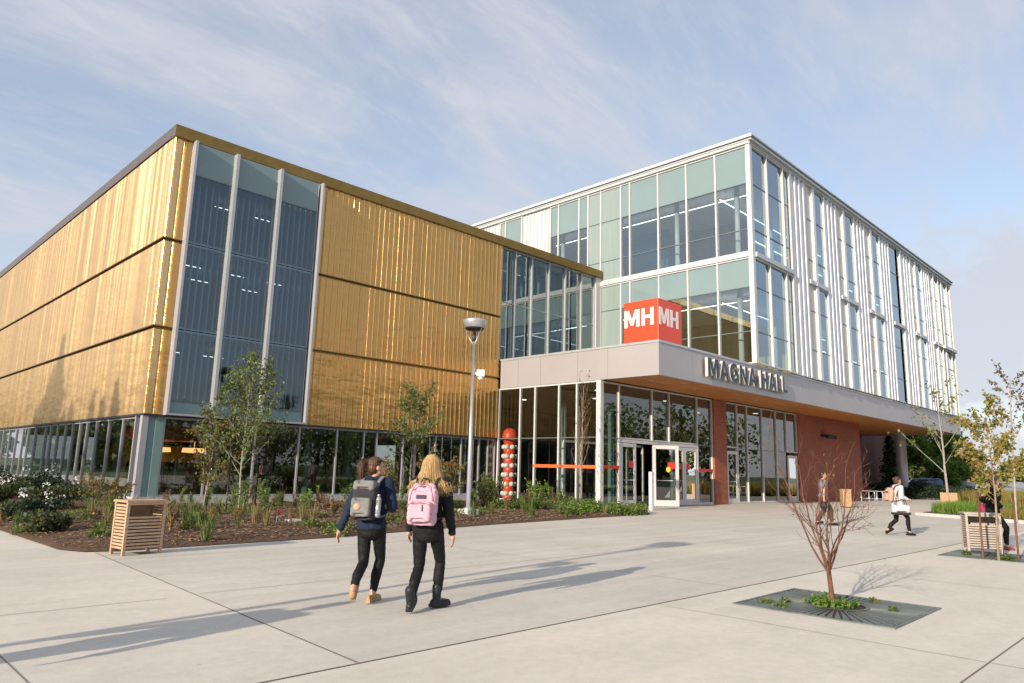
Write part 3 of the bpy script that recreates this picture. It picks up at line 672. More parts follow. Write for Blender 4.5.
# lobby
g = MB(); g.box(25.1, 55.4, EY + .16, 44, 0.004, .05); g.build('interior_floor', M['floor_in'], HALL)
g = MB(); g.box(25.1, 55.4, EY + .2, 44, 5.45, 5.52); g.build('lobby_ceiling', M['inner_dark'], HALL)
g = MB(); g.box(25, 56, 34, 34.2, .05, 5.45); g.box(55.2, 55.4, 24.5, 34, .05, 5.45); g.build('interior_wall', M['inner_dark'], HALL)
g = MB(); g.add([(38, 22.6, 0.1), (44.4, 22.6, 4.6), (44.4, 22.6, 3.9), (39, 22.6, .1), (38, 24.6, 0.1), (44.4, 24.6, 4.6), (44.4, 24.6, 3.9), (39, 24.6, .1)], [(0, 1, 2, 3), (7, 6, 5, 4), (0, 4, 5, 1), (1, 5, 6, 2), (2, 6, 7, 3), (3, 7, 4, 0)])
for k in range(22): g.box(38.3 + k * .29, 38.6 + k * .29, 22.65, 24.55, .25 + k * .204, .28 + k * .204)
g.add([(37.6, 22.55, .9), (44.4, 22.55, 5.4), (44.4, 22.55, 5.3), (37.6, 22.55, .8)], [(0, 1, 2, 3)]); g.build('staircase', M['white'], HALL)
for x, y in ((27.5, 21.5), (30.5, 24), (33.5, 21.5), (38, 21), (41, 24), (29, 28), (27, 32), (43, 21)):
    g = MB(); g.lathe((x, y, 5.43), [(0, 0), (.16, 0), (.18, .03)], 14); g.build('ceiling_lamp', M['lamp'], HALL)
g = MB(); g.box(48.6, 49.5, EY - .35, EY - .1, 4.25, 4.42); g.tube([(48.8, EY - .4, 4.3), (48.6, EY - .7, 4.2)], .12, 10); g.tube([(49.3, EY - .4, 4.3), (49.6, EY - .7, 4.2)], .12, 10); g.build('wall_lamp', M['dark_metal'], HALL)
g = MB(); g.tube([(67.5, 19.9, 0), (67.5, 19.9, 5.54)], .42, 28); g.build('round_column', M['canopy'], HALL)

# ---- brick building behind
BB = thing('brick_building', (56, 24.5, 0), 'dusky brick building wing standing in shade behind the canopy column', 'building')
g = MB(); g.box(56.3, 83.0, 24.5, 40, -.1, 8.2); g.build('wall', M['brick2'], BB)
for x in (62.5, 65.2, 69.2):
    g = MB()
    for k in range(4): g.box(x + k * .6, x + .06 + k * .6, 24.42, 24.5, .55, 2.95)
    g.box(x, x + 1.86, 24.41, 24.5, 2.88, 2.97); g.box(x, x + 1.86, 24.41, 24.5, .53, .62)
    w = g.build('window', M['steel'], BB)
    g = MB(); fq(g, 'y', 24.46, x + .06, x + 1.8, .6, 2.9); g.build('pane', M['inner_dark'], w)

# ---- cube sign and letters
def glyph(ch):
    if ch == 'H': return [[(0,0),(0,1),(.2,1),(.2,.6),(.52,.6),(.52,1),(.72,1),(.72,0),(.52,0),(.52,.42),(.2,.42),(.2,0)]], .72
    if ch == 'M': return [[(0,0),(0,1),(.27,1),(.46,.44),(.65,1),(.92,1),(.92,0),(.73,0),(.73,.66),(.54,.1),(.38,.1),(.19,.66),(.19,0)]], .92
    if ch == 'N': return [[(0,0),(0,1),(.21,1),(.55,.36),(.55,1),(.74,1),(.74,0),(.54,0),(.19,.65),(.19,0)]], .74
    if ch == 'A':
        l = [(0,0),(.3,1),(.41,1),(.41,.76),(.315,.38),(.41,.38),(.41,.21),(.27,.21),(.215,0)]
        return [l, [(.82 - x, y) for x, y in reversed(l)]], .82
    if ch == 'L': return [[(0,0),(0,1),(.2,1),(.2,.18),(.54,.18),(.54,0)]], .54
    if ch == 'G':
        o = [(.42 + .42 * math.cos(R(t)), .5 + .515 * math.sin(R(t))) for t in range(42, 301, 8)]
        i = [(.42 + .22 * math.cos(R(t)), .5 + .34 * math.sin(R(t))) for t in range(42, 301, 8)]
        out = [[o[k], o[k + 1], i[k + 1], i[k]] for k in range(len(o) - 1)]
        return out + [[i[-1], o[-1], (.8,.13), (.8,.55), (.44,.55), (.44,.38), (.61,.38), (.61,.24)]], .82
def glyph_mesh(ch, org, ex, h, sx, depth, n, mats, parent, name='letter'):
    """flat capital, org = lower left front corner, ex = reading direction, n = outward normal"""
    g = MB(); org = Vector(org); ex = Vector(ex); n = Vector(n); ps, w = glyph(ch)
    for p in ps:
        k = len(p); fr = [org + ex * (x * h * sx) + Vector((0, 0, y * h)) for x, y in p]; ba = [v - n * depth for v in fr]
        area = sum(p[i][0] * p[(i + 1) % k][1] - p[(i + 1) % k][0] * p[i][1] for i in range(k))
        idx = list(range(k)) if area > 0 else list(reversed(range(k)))
        g.add(fr + ba, [tuple(idx)], 0)
        b = len(g.v) - 2 * k
        for i in range(k):
            j = (i + 1) % k; g.f.append((b + i, b + k + i, b + k + j, b + j) if area < 0 else (b + i, b + j, b + k + j, b + k + i)); g.m.append(1 if len(mats) > 1 else 0); g.sm.append(False)
    return g.build(name, mats, parent), w * h * sx
CS = thing('cube_sign', (25.7, 17.1, 7.0), 'red cube sign with white capitals standing on the canopy corner', 'sign')
g = MB(); g.box(EX + .0, 26.66, CY + .01, 18.03, 7.01, 8.79); g.build('cube', M['signred'], CS, bevel=.015)
for org, ex, n in (((EX - .012, 17.98, 7.67), (0, -1, 0), (-1, 0, 0)), ((EX + .06, CY - .002, 7.67), (1, 0, 0), (0, -1, 0))):
    o, w = glyph_mesh('M', org, ex, .76, 1.12, .01, n, [M['signwhite']], CS)
    org2 = Vector(org) + Vector(ex) * (w + .1); glyph_mesh('H', org2, ex, .76, 1.12, .01, n, [M['signwhite']], CS)
LS = thing('letter_sign', (28.4, CY, 5.85), 'row of metal capitals spelling the hall name on the canopy fascia', 'sign')
tw = 28.38; word = 'MAGNA HALL'
tot = sum(glyph(c)[1] + .13 if c != ' ' else .36 for c in word) - .13; sc = (36.5 - 28.38) / tot
for ch in word:
    if ch == ' ': tw += .36 * sc; continue
    o, w = glyph_mesh(ch, (tw, CY - .24, 5.84), (1, 0, 0), .86, sc / .86, .15, (0, -1, 0), [M['letter'], M['letter_side_lit']], LS)
    g = MB(); cx = tw + w / 2
    for dx, z in ((-.2, 6.0), (.2, 6.0)): g.tube([(cx + dx, CY - .09, z), (cx + dx, CY, z)], .012, 6)
    g.build('stand_off', M['steel'], o)
    tw += w + .13 * sc

# ------------------------------------------------------------------ vegetation
def rvec(r):
    while True:
        v = Vector((r.uniform(-1, 1), r.uniform(-1, 1), r.uniform(-1, 1)))
        if 0 < v.length < 1: return v.normalized()
def grow(g, tips, p, d, L, rad, lev, r, spec):
    """spec: per level dict(n children, len ratio, angle, seg, wander, up)"""
    s = spec[lev]; n = s.get('seg', 5); pts = [p.copy()]; rs = [rad]; q = p.copy(); dd = d.copy()
    for i in range(n):
        dd = (dd + rvec(r) * s.get('wander', .12) + Vector((0, 0, s.get('up', .03)))).normalized()
        q = q + dd * (L / n); pts.append(q.copy()); rs.append(rad * (1 - (i + 1) / n * s.get('taper', .75)))
    g.tube(pts, rs, 8 if lev == 0 else (5 if lev == 1 else 3), cap=False)
    if lev + 1 < len(spec):
        c = spec[lev + 1]; k = c['n']
        for j in range(k):
            t = c.get('t0', .3) + (1 - c.get('t0', .3)) * (j + r.random()) / k
            x = t * n; i = min(n - 1, int(x)); pp = pts[i].lerp(pts[i + 1], x - i); ax = (pts[i + 1] - pts[i]).normalized()
            an = R(c['ang'] * r.uniform(.75, 1.25)); az = r.uniform(0, 6.283) if lev else j * 2.4 + r.uniform(-.5, .5)
            a = ax.cross(Vector((1, .3, .1))).normalized(); b = ax.cross(a)
            nd = ax * math.cos(an) + (a * math.cos(az) + b * math.sin(az)) * math.sin(an)
            l2 = L * c['len'] * (1 - c.get('shrink', .5) * t) * r.uniform(.75, 1.2)
            grow(g, tips, pp, nd, l2, max(.003, rs[i] * c.get('rr', .55)), lev + 1, r, spec)
    if lev >= len(spec) - 2:
        for a, b in zip(pts, pts[1:]): tips.append((a, b))
def leaves(tips, n, size, r, spread=.08, flop=.6):
    g = MB()
    for k in range(n):
        a, b = r.choice(tips); c = a.lerp(b, r.random()) + rvec(r) * r.random() * spread
        s = size * r.uniform(.6, 1.3); d = rvec(r); d.z -= flop; d.normalize(); p = d.cross(rvec(r)).normalized() * s * .32; d = d * s
        m = c + d * .5; nrm = d.cross(p).normalized() * s * .08
        g.add([c, m + p + nrm, c + d, m - p + nrm], [(0, 1, 2), (0, 2, 3)])
    return g
def tree(name, label, cat, loc, spec, L, rad, nleaf, lsize, lm, bm_, seed, d0=(0, 0, 1), group=None, spread=.1, stems=1, flare=.3, tipfilter=None, extra=None):
    r = random.Random(seed); T = thing(name, loc, label, cat, group); g = MB(); tips = []
    for k in range(stems):
        d = Vector(d0)
        if stems > 1: a = k * 6.283 / stems + r.uniform(-.4, .4); d = (Vector((math.cos(a) * flare, math.sin(a) * flare, 1)) + rvec(r) * .1).normalized()
        grow(g, tips, Vector((r.uniform(-.03, .03) * (stems > 1), r.uniform(-.03, .03) * (stems > 1), -.06)), d, L * r.uniform(.85, 1.05) if stems > 1 else L, rad, 0, r, spec)
    g.build('trunk', bm_, T, world=False)
    if tipfilter: tips = [t for t in tips if tipfilter(t[0])]
    if nleaf: leaves(tips, nleaf, lsize, r, spread).build('crown', lm, T, world=False)
    return T
# tall slim green tree by the big window
SP = [dict(seg=8, wander=.05, up=.05), dict(n=22, len=.5, ang=46, t0=.26, shrink=.6, up=.07, seg=5, rr=.4, wander=.2), dict(n=7, len=.5, ang=45, seg=3, rr=.5, t0=.2)]
SP1 = [SP[0], dict(SP[1], len=.66, n=24), SP[2]]
tree('young_tree', 'slender young green tree with green tie before the big window of the gold wing', 'tree', (9.2, 19.9, bed_h(9.2, 19.9)), SP1, 3.75, .034, 3900, .09, M['leaf'], M['bark_grey'], 3, spread=.16)
o = tree('young_tree', 'leafy undergrowth tree close behind the slender green tree, with rusty leaves', 'tree', (8.75, 21.3, bed_h(8.75, 21.3)), [dict(seg=6, wander=.08), dict(n=14, len=.5, ang=45, t0=.15, seg=4, rr=.45), dict(n=5, len=.4, ang=45, seg=3, rr=.5)], 2.5, .03, 2200, .085, M['leaf_olive'], M['bark_grey'], 8, spread=.14)
tree('young_tree', 'bushy olive green tree between the two walking women, in front of the gold panels', 'tree', (15.7, 20.6, bed_h(15.7, 20.6)), SP, 3.95, .034, 3300, .09, M['leaf'], M['bark_grey'], 15, spread=.16)
tree('bushy_shrub', 'wispy shrub with bare twigs and yellowing leaves left of the slatted bin', 'shrub', (5.75, 20.0, bed_h(5.75, 20.0)), [dict(seg=4, wander=.14, up=.0), dict(n=6, len=.75, ang=35, t0=.2, seg=4, rr=.6), dict(n=5, len=.55, ang=38, seg=3, rr=.55)], .85, .016, 1300, .07, M['leaf_olive'], M['bark'], 5, stems=7, flare=.55, spread=.06)
tree('bushy_shrub', 'olive shrub with orange tips beside the head of the woman in navy', 'shrub', (13.2, 18.9, bed_h(13.2, 18.9)), [dict(seg=4, wander=.12), dict(n=6, len=.6, ang=38, t0=.2, seg=4, rr=.6), dict(n=5, len=.5, ang=40, seg=3, rr=.5)], 1.5, .02, 1500, .09, M['leaf_olive'], M['bark'], 6, stems=5, flare=.3, spread=.1)
tree('bushy_shrub', 'golden leaved shrub left of the lamp post foot', 'shrub', (15.4, 18.3, bed_h(15.4, 18.3)), [dict(seg=4, wander=.12), dict(n=6, len=.6, ang=35, t0=.2, seg=4, rr=.6), dict(n=5, len=.5, ang=40, seg=3, rr=.5)], 1.4, .02, 1500, .08, M['leaf_olive'], M['bark'], 9, stems=5, flare=.25, spread=.1)
tree('bushy_shrub', 'dark green shrub right of the lamp post foot', 'shrub', (17.6, 18.6, bed_h(17.6, 18.6)), [dict(seg=4, wander=.12), dict(n=6, len=.6, ang=38, t0=.2, seg=4, rr=.6), dict(n=4, len=.5, ang=40, seg=3, rr=.5)], 1.1, .02, 1500, .08, M['leaf'], M['bark'], 12, stems=5, flare=.35, spread=.1)
tree('bare_tree', 'thin nearly leafless tree in front of the entrance glass', 'tree', (22.9, 18.75, bed_h(22.9, 18.75)), [dict(seg=9, wander=.04, up=.06), dict(n=26, len=.34, ang=30, t0=.2, shrink=.6, up=.14, seg=4, rr=.35), dict(n=6, len=.45, ang=30, seg=3, rr=.5, t0=.2, up=.06)], 5.0, .045, 160, .08, M['leaf_autumn'], M['bark'], 21)
# red stemmed small tree in the near grate
tree('red_twig_tree', 'small leafless tree with red upright twigs in the near square grate', 'tree', (9.09, 3.55, .02), [dict(seg=4, wander=.05, up=.03, taper=.2), dict(n=9, len=3.3, ang=22, t0=.72, shrink=.15, seg=9, rr=.46, up=.03, wander=.2, taper=.8), dict(n=7, len=.5, ang=30, seg=5, rr=.5, t0=.25, up=.05, wander=.14), dict(n=3, len=.5, ang=32, seg=3, rr=.6, wander=.15, t0=.2)], .50, .034, 60, .035, M['leaf_autumn'], M['bark_red'], 31)
# staked yellow tree in the far grate
tree('staked_tree', 'staked young tree with yellow green leaves in the second square grate', 'tree', (17.0, 3.4, .02), [dict(seg=8, wander=.04, up=.05), dict(n=15, len=.36, ang=52, t0=.42, shrink=.45, up=.08, seg=4, rr=.4), dict(n=5, len=.45, ang=40, seg=3, rr=.5)], 2.75, .026, 1900, .085, M['leaf_yellow'], M['bark'], 44, spread=.1)
tree('thin_tree', 'thin pale trunked tree with sparse leaves by the canopy end', 'tree', (26.5, 6.55, 0), [dict(seg=8, wander=.05, up=.04), dict(n=12, len=.42, ang=42, t0=.35, up=.05, seg=4, rr=.4), dict(n=5, len=.45, ang=40, seg=3, rr=.5)], 3.6, .035, 60, .10, M['leaf'], M['bark_grey'], 52, spread=.05) if False else None
tree('thin_tree', 'thin pale trunked tree with sparse dark leaves, planted by the tan wooden box', 'tree', (43.2, 10.6, .0), [dict(seg=8, wander=.06, up=.04), dict(n=13, len=.5, ang=44, t0=.3, up=.05, seg=4, rr=.42), dict(n=5, len=.45, ang=40, seg=3, rr=.5)], 6.2, .075, 190, .2, M['leaf'], M['bark_grey'], 57, spread=.06)
tree('thin_tree', 'thin tree with rusty leaves at the right edge behind the staked tree', 'tree', (33.5, 6.0, 0.1), [dict(seg=8, wander=.05, up=.04), dict(n=12, len=.38, ang=40, t0=.45, up=.06, seg=4, rr=.4), dict(n=4, len=.45, ang=40, seg=3, rr=.5)], 5.6, .05, 420, .14, M['leaf_autumn'], M['bark_grey'], 61, spread=.08)
# grass tufts, stem plants, ground cover
def tuft(n, h, w, mat, r, lean=.5):
    g = MB()
    for k in range(n):
        a = r.uniform(0, 6.283); l = h * r.uniform(.5, 1.1); o = Vector((math.cos(a), math.sin(a), 0)); b = o * r.random() * .05 * h / .3
        e = o * lean * l * r.uniform(.2, 1); p = Vector((-o.y, o.x, 0)) * w
        m = b + e * .35 + Vector((0, 0, l * .6)); t = b + e + Vector((0, 0, l * r.uniform(.75, 1)))
        g.add([b - p, b + p, m + p * .7, m - p * .7, t], [(0, 1, 2, 3), (3, 2, 4)])
    return g
def leafy(h, nst, nl, size, r, flare=.35):
    g = MB(); L = MB()
    tips = []
    for k in range(nst):
        a = r.uniform(0, 6.283); d = Vector((math.cos(a) * flare * r.random(), math.sin(a) * flare * r.random(), 1)).normalized(); l = h * r.uniform(.6, 1.05)
        pts = [d * (l * i / 4) + rvec(r) * .01 * i for i in range(5)]; g.tube(pts, [.006, .005, .004, .003, .002], 3, cap=False)
        tips += list(zip(pts[1:], pts[2:])) + [(pts[3], pts[4])]
    return g, leaves(tips, nl, size, r, size * .8, -.1)
protos = []
for i in range(5):
    r = random.Random(100 + i)
    protos.append(('grass_tuft', tuft(46, .33 + .05 * i, .006, None, r, .5), M['grass'] if i % 2 == 0 else M['straw']))
gt = []
def plant_tuft(i, loc, s, label, group):
    n, g, m = protos[i]
    if len(gt) <= i or gt[i] is None:
        while len(gt) <= i: gt.append(None)
        o = g.build(n, m); gt[i] = o
    else: o = gt[i].copy(); COL.objects.link(o)
    o.location = loc; o.scale = (s, s, s); o.rotation_euler = (0, 0, rnd.uniform(0, 6.28)); return solo(o, label, 'grass tuft', group)
rr_ = random.Random(77)
for k in range(120):
    reg = rr_.random()
    if reg < .2: x, y = bed_pt(3.5, 8, 13.4, 20, rr_)
    elif reg < .75: x, y = bed_pt(5, 18, 14.0, 24.5, rr_)
    else: x, y = bed_pt(16, 24, 15.2, 24, rr_)
    i = rr_.choice([0, 1, 2, 3, 4, 0, 2])
    dry = i % 2 == 1
    plant_tuft(i, (x, y, bed_h(x, y) - .01), rr_.uniform(.7, 1.5), 'tuft of dry straw coloured grass in the mulch bed' if dry else 'tuft of green grass in the mulch bed', 'dry grass tufts in the mulch bed' if dry else 'green grass tufts in the mulch bed')
lp = []
for i in range(4):
    r = random.Random(200 + i); T = thing('leafy_plant', (0, 0, 0), 'x', 'plant', 'leafy plants in the mulch bed')
    a, b = leafy(.55 + .1 * i, 9, 210, .065, r); a.build('stem', M['bark'], T, world=False); b.build('foliage', M['leaf_bright'] if i % 2 else M['grass'], T, world=False); lp.append([T, False])
for k in range(48):
    e = lp[rr_.randrange(4)]; x, y = (bed_pt(8.5, 22, 18.5, 24.6, rr_) if k % 3 else bed_pt(5, 23.5, 14.2, 24, rr_))
    lab = 'small leafy green plant in the mulch bed by the building'
    s = rr_.uniform(.7, 1.25)
    if not e[1]: e[1] = True; o = e[0]; o['label'] = lab; o.location = (x, y, bed_h(x, y)); o.scale = (s, s, s)
    else: copy_tree(e[0], (x, y, bed_h(x, y)), rr_.uniform(0, 6), lab, s)
for k in range(34):
    if k == 0:
        r = random.Random(333); dry0 = thing('dry_plant', (0, 0, 0), 'x', 'plant', 'dry rusty plants in the mulch bed')
        a, b = leafy(.5, 14, 170, .05, r, .5); a.build('stem', M['stake'] , dry0, world=False); b.build('foliage', M['leaf_autumn'], dry0, world=False)
    x, y = bed_pt(5, 23.5, 13.8, 24.4, rr_); s = rr_.uniform(.6, 1.3); lab = 'small dry rusty brown plant in the mulch bed'
    if k == 0: o = dry0; o['label'] = lab; o.location = (x, y, bed_h(x, y)); o.scale = (s, s, s)
    else: copy_tree(dry0, (x, y, bed_h(x, y)), rr_.uniform(0, 6), lab, s)
r = random.Random(12); g = MB()
for k in range(1500):
    x, y = bed_pt(3.5, 24, 13.3, 24, r); c = Vector((x, y, bed_h(x, y) + .02)); d = rvec(r) * .03; d.z *= .3; p = d.cross(Vector((0, 0, 1))).normalized() * .014
    g.add([c - d, c + p, c + d + Vector((0, 0, .008)), c - p], [(0, 1, 2, 3)])
g.build('fallen_leaves', M['leaf_olive'], kind='stuff')
# low bright ground cover along the bed's entrance end, around the bin and in the grate
def cover(name, pts, n, size, mat, h=.12, seed=1):
    r = random.Random(seed); g = MB()
    for k in range(n):
        x, y = pts(r); z = bed_h(x, y); c = Vector((x, y, z + r.random() ** 1.5 * h * (1 + .6 * noise.noise(Vector((x * 2, y * 2, 0)))))); s = size * r.uniform(.6, 1.3)
        d = rvec(r); d.z = abs(d.z) * .6 + .1; d.normalize(); p = d.cross(rvec(r)).normalized() * s * .4
        g.add([c, c + d * s * .5 + p, c + d * s, c + d * s * .5 - p], [(0, 1, 2, 3)])
    return g.build(name, mat, kind='stuff')
def clump_pts(cs):
    def f(r):
        cx, cy, rad = r.choice(cs); a = r.uniform(0, 6.28); q = rad * math.sqrt(r.random()); return cx + q * math.cos(a), cy + q * math.sin(a)
    return f
r0 = random.Random(5)
cover('ground_cover', clump_pts([(*bed_pt(17.5, 24.4, 15.6, 18.8, r0), r0.uniform(.2, .5)) for _ in range(26)]), 9000, .07, M['grass'], .28, 2)
cover('ground_cover', clump_pts([(*bed_pt(18.5, 24.2, 15.4, 17.6, r0), r0.uniform(.12, .3)) for _ in range(16)]), 3500, .06, M['leaf_bright'], .22, 3)
cover('ground_cover', clump_pts([(*bed_pt(3.5, 17, 13.5, 22, r0), r0.uniform(.15, .4)) for _ in range(34)]), 5200, .06, M['grass'], .14, 4)
M['leaf_mid'] = leafmat('leaf_mid', (.025, .05, .015), (.06, .08, .025), (.13, .13, .05), .8)
# dark shrub mass at the left with pale seed heads
def shrub_ball(name, label, loc, rad, hgt, n, size, mat, seed, group=None, flowers=0, cat='shrub'):
    r = random.Random(seed); T = thing(name, loc, label, cat, group); g = MB(); tips = []
    for k in range(9):
        a = r.uniform(0, 6.28); d = Vector((math.cos(a) * r.random() * .9, math.sin(a) * r.random() * .9, 1)).normalized() * hgt * .8
        g.tube([(0, 0, 0), d * .5 + rvec(r) * .05, d], [.02, .014, .005], 4, cap=False)
    g.build('trunk', M['bark'], T, world=False)
    lobes = [(Vector((r.uniform(-.6, .6) * rad, r.uniform(-.6, .6) * rad, hgt * r.uniform(.3, .75))), r.uniform(.35, .6) * rad) for _ in range(9)]
    g = MB()
    def one(sz, mi, top):
        c0, q = r.choice(lobes); v = rvec(r)
        if top: v.z = abs(v.z)
        c = c0 + Vector((v.x, v.y, v.z * hgt / rad * .7)) * q * (r.random() ** .35 if not top else 1.02); s = sz * r.uniform(.6, 1.3); d = rvec(r); p = d.cross(rvec(r)).normalized() * s * .4
        g.add([c, c + d * s * .5 + p, c + d * s, c + d * s * .5 - p], [(0, 1, 2, 3)], mi)
    for k in range(n): one(size, 0, False)
    g.build('foliage', mat, T, world=False)
    if flowers:
        g = MB()
        for k in range(flowers):
            c0, q = r.choice(lobes[:4]); v = rvec(r); v.z = abs(v.z) + .3; v.normalize(); cc = c0 + v * q * 1.05
            for _ in range(14):
                c = cc + rvec(r) * .09; s = .035; d = rvec(r) * s; p = d.cross(rvec(r)).normalized() * s * .6; g.add([c - d, c + p, c + d, c - p], [(0, 1, 2, 3)])
        g.build('flower_heads', M['white_flower'], T, world=False, kind='stuff')
    return T
shr = [((3.85, 16.4), .6, .4, 'broad dark green shrub at the bed edge, leftmost in view', 0), ((4.2, 19.3), .8, .5, 'dark green shrub with white flower heads behind the leftmost one', 4),
       ((5.3, 22.5), .75, .6, 'low dark shrub with white flower heads before the left glass wall', 4), ((4.3, 24.5), 1.0, .7, 'dark leafy shrub at the far left with white flower heads', 4), ((5.9, 27.5), 1.0, .9, 'dark shrub by the left glass wall, farthest along the bed', 8), ((4.6, 30.5), 1.3, 1.0, 'wide dark shrub farther down the left bed', 6)]
for k, ((x, y), a, b, lab, fl) in enumerate(shr):
    shrub_ball('dense_shrub', lab, (x, y, bed_h(x, y)), a, b, 2600, .075, M['leaf_dark'] if k % 3 == 1 else M['leaf_mid'], 300 + k, 'shrubs along the left bed', fl)
# concrete stones beside the building at the left
# ---- grass island with kerb on the right, further beds, hedge, distance
g = MB(); P = [(35.6, 10.1), (33.2, 5.3), (36.5, 4.4), (46, 6.4), (46, 10.1)]; g.poly(P, 0, .13); S('island_kerb', g, M['curb'])
P2 = [(35.8, 9.85), (33.6, 5.55), (36.5, 4.65), (45.75, 6.6), (45.75, 9.85)]; g = MB(); g.poly(P2, .13, .15); S('island_soil', g, M['soil'])
def blades(name, test, box, n, h, mat, seed, z0=.14, w=.012):
    r = random.Random(seed); g = MB()
    for k in range(n):
        while True:
            x, y = r.uniform(box[0], box[1]), r.uniform(box[2], box[3])
            if test(x, y): break
        l = h * r.uniform(.6, 1.1); a = r.uniform(0, 6.28); o = Vector((math.cos(a), math.sin(a), 0)) * l * r.uniform(.05, .45); p = Vector((-math.sin(a), math.cos(a), 0)) * w; b = Vector((x, y, z0))
        g.add([b - p, b + p, b + o + Vector((0, 0, l))], [(0, 1, 2)])
    return g.build(name, mat, kind='stuff')
blades('long_grass', lambda x, y: inside(x, y, [(36.0, 9.6), (34.6, 7.2), (38, 6.6), (41, 9.6)]), (34, 42, 6, 10), 9000, .5, M['leaf_bright'], 1)
blades('long_grass', lambda x, y: inside(x, y, [(33.8, 5.7), (36.5, 4.8), (45.6, 6.7), (38, 6.5), (34.7, 7)]), (33, 46, 4, 8), 6000, .4, M['leaf_yellow'], 2)
g = MB(); P3 = [(50, 3), (52, 12.5), (75, 15.5), (75, 3)]; g.poly(P3, 0, .12); S('far_bed', g, M['soil'])
blades('yellow_grass', lambda x, y: inside(x, y, P3), (50, 75, 3, 15.5), 16000, .9, M['leaf_yellow'], 3, .12, .03)
g = MB(); P4 = [(30, -1.2), (30, 3.4), (46, 3.9), (46, -1.2)]; g.poly(P4, 0, .12); S('side_bed', g, M['soil'])
blades('side_grass', lambda x, y: inside(x, y, P4), (30, 46, -1.2, 3.9), 12000, .45, M['grass'], 4, .12)
for k, (x, y, a, h) in enumerate([(68.8, 21.3, 1.5, 1.5), (67.2, 19.6, 1.6, 1.4), (71.5, 22.3, 1.3, 1.5), (67.6, 18.0, 1.5, 1.3), (66.3, 21.4, 1.0, 1.1), (68.2, 16.3, 1.5, 1.15), (68.6, 14.4, 1.5, 1.1)]):
    shrub_ball('hedge_shrub', ['dark clipped shrub behind the canopy column, left end of the hedge row', 'dark hedge shrub behind the woman in white', 'dark hedge shrub close to the brick building', 'dark hedge shrub in front of the parked blue car', 'dark hedge shrub at the column foot', 'dark hedge shrub beyond the wooden planter box', 'dark hedge shrub at the right end of the row'][k], (x, y, 0), a, h, 2400, .16, M['leaf_dark'], 400 + k, 'hedge shrubs before the car park')
# trees beyond
def big_tree(label, loc, H, rad, mat, seed, n=5200, lsize=.3, group=None, bare=.25, name='leafy_tree', cone=False):
    r = random.Random(seed); T = thing(name, loc, label, 'tree', group); g = MB()
    g.tube([(0, 0, 0), (.05, 0, H * .4), (0, .05, H * .9)], [H * .022, H * .017, .02], 8)
    lob = []
    for k in range(26 if not cone else 60):
        if cone:
            t = (k + r.random()) / 60; q = (rad * (1 - t) * .9 + .12) if cone == True else rad * min(1, (1 - t) * H / 3.0) + .08; a = r.uniform(0, 6.28); c = Vector((math.cos(a) * q * .45, math.sin(a) * q * .45, H * (.08 + .9 * t))); lob.append((c, Vector((q * .75, q * .75, H * .06))))
        else:
            v = rvec(r) * r.uniform(.4, .85); c = Vector((v.x * rad, v.y * rad, H * (.6 + v.z * .36))); q = rad * r.uniform(.22, .42); lob.append((c, Vector((q, q, q * .8))))
        g.tube([(0, 0, max(.1, c.z - rad * .5 if not cone else c.z)), tuple(c * .6 + Vector((0, 0, c.z * .35))), tuple(c)], [H * .008, H * .005, .01], 4, cap=False)
    g.build('trunk', M['bark'], T, world=False); g = MB()
    for k in range(n):
        c0, q = r.choice(lob); v = rvec(r) * r.random() ** .4; c = c0 + Vector((v.x * q.x, v.y * q.y, v.z * q.z)); s = lsize * r.uniform(.5, 1.3)
        d = rvec(r); p = d.cross(rvec(r)).normalized() * s * .4; g.add([c, c + d * s * .5 + p, c + d * s, c + d * s * .5 - p], [(0, 1, 2, 3)])
    g.build('crown', mat, T, world=False); return T
big_tree('large bright green tree beyond the canopy end, beside the brick wing', (86.5, 23.0, 0), 9.5, 3.6, M['leaf_bright'], 1, 9000, .34)
big_tree('smaller bright green tree with low branches right of the large green one', (82, 19.9, 0), 4.2, 2.2, M['leaf_bright'], 2, 5000, .3)
big_tree('dark evergreen against the dusky brick wall behind the column', (74.3, 22.9, 0), 6.4, 1.35, M['leaf_dark'], 3, 4500, .2, cone=True, name='evergreen_tree')
big_tree('round brown leaved tree beyond the parked cars', (109.3, 24.6, 0), 6.3, 2.8, M['leaf_autumn'], 4, 5200, .4)
row = [(146, 43, 7, 5, 0), (150, 38, 6, 5, 1), (147, 34, 5, 5.5, 0), (150, 29, 5.5, 5.5, 1), (146, 24.5, 7, 5, 0), (152, 20, 6.5, 5.5, 1), (156, 15, 7, 6, 0), (150, 10, 7, 6, 1), (158, 5, 7, 5.5, 0), (165, 42, 7, 6, 0), (168, 30, 6.5, 6, 1), (140, -6, 8, 5, 0)]
pr = {}
for k, (x, y, H, rad, kd) in enumerate(row):
    lab = ['green and brown tree in the distant row beyond the car park', 'rusty autumn tree in the distant row beyond the car park'][kd]
    if kd not in pr: pr[kd] = big_tree(lab, (x, y, 0), H, rad, [M['leaf'], M['leaf_autumn']][kd], 20 + kd, 6000, .5, 'distant trees beyond the car park')
    else: copy_tree(pr[kd], (x, y, 0), k * 1.1, lab, (1, 1, H / 9))
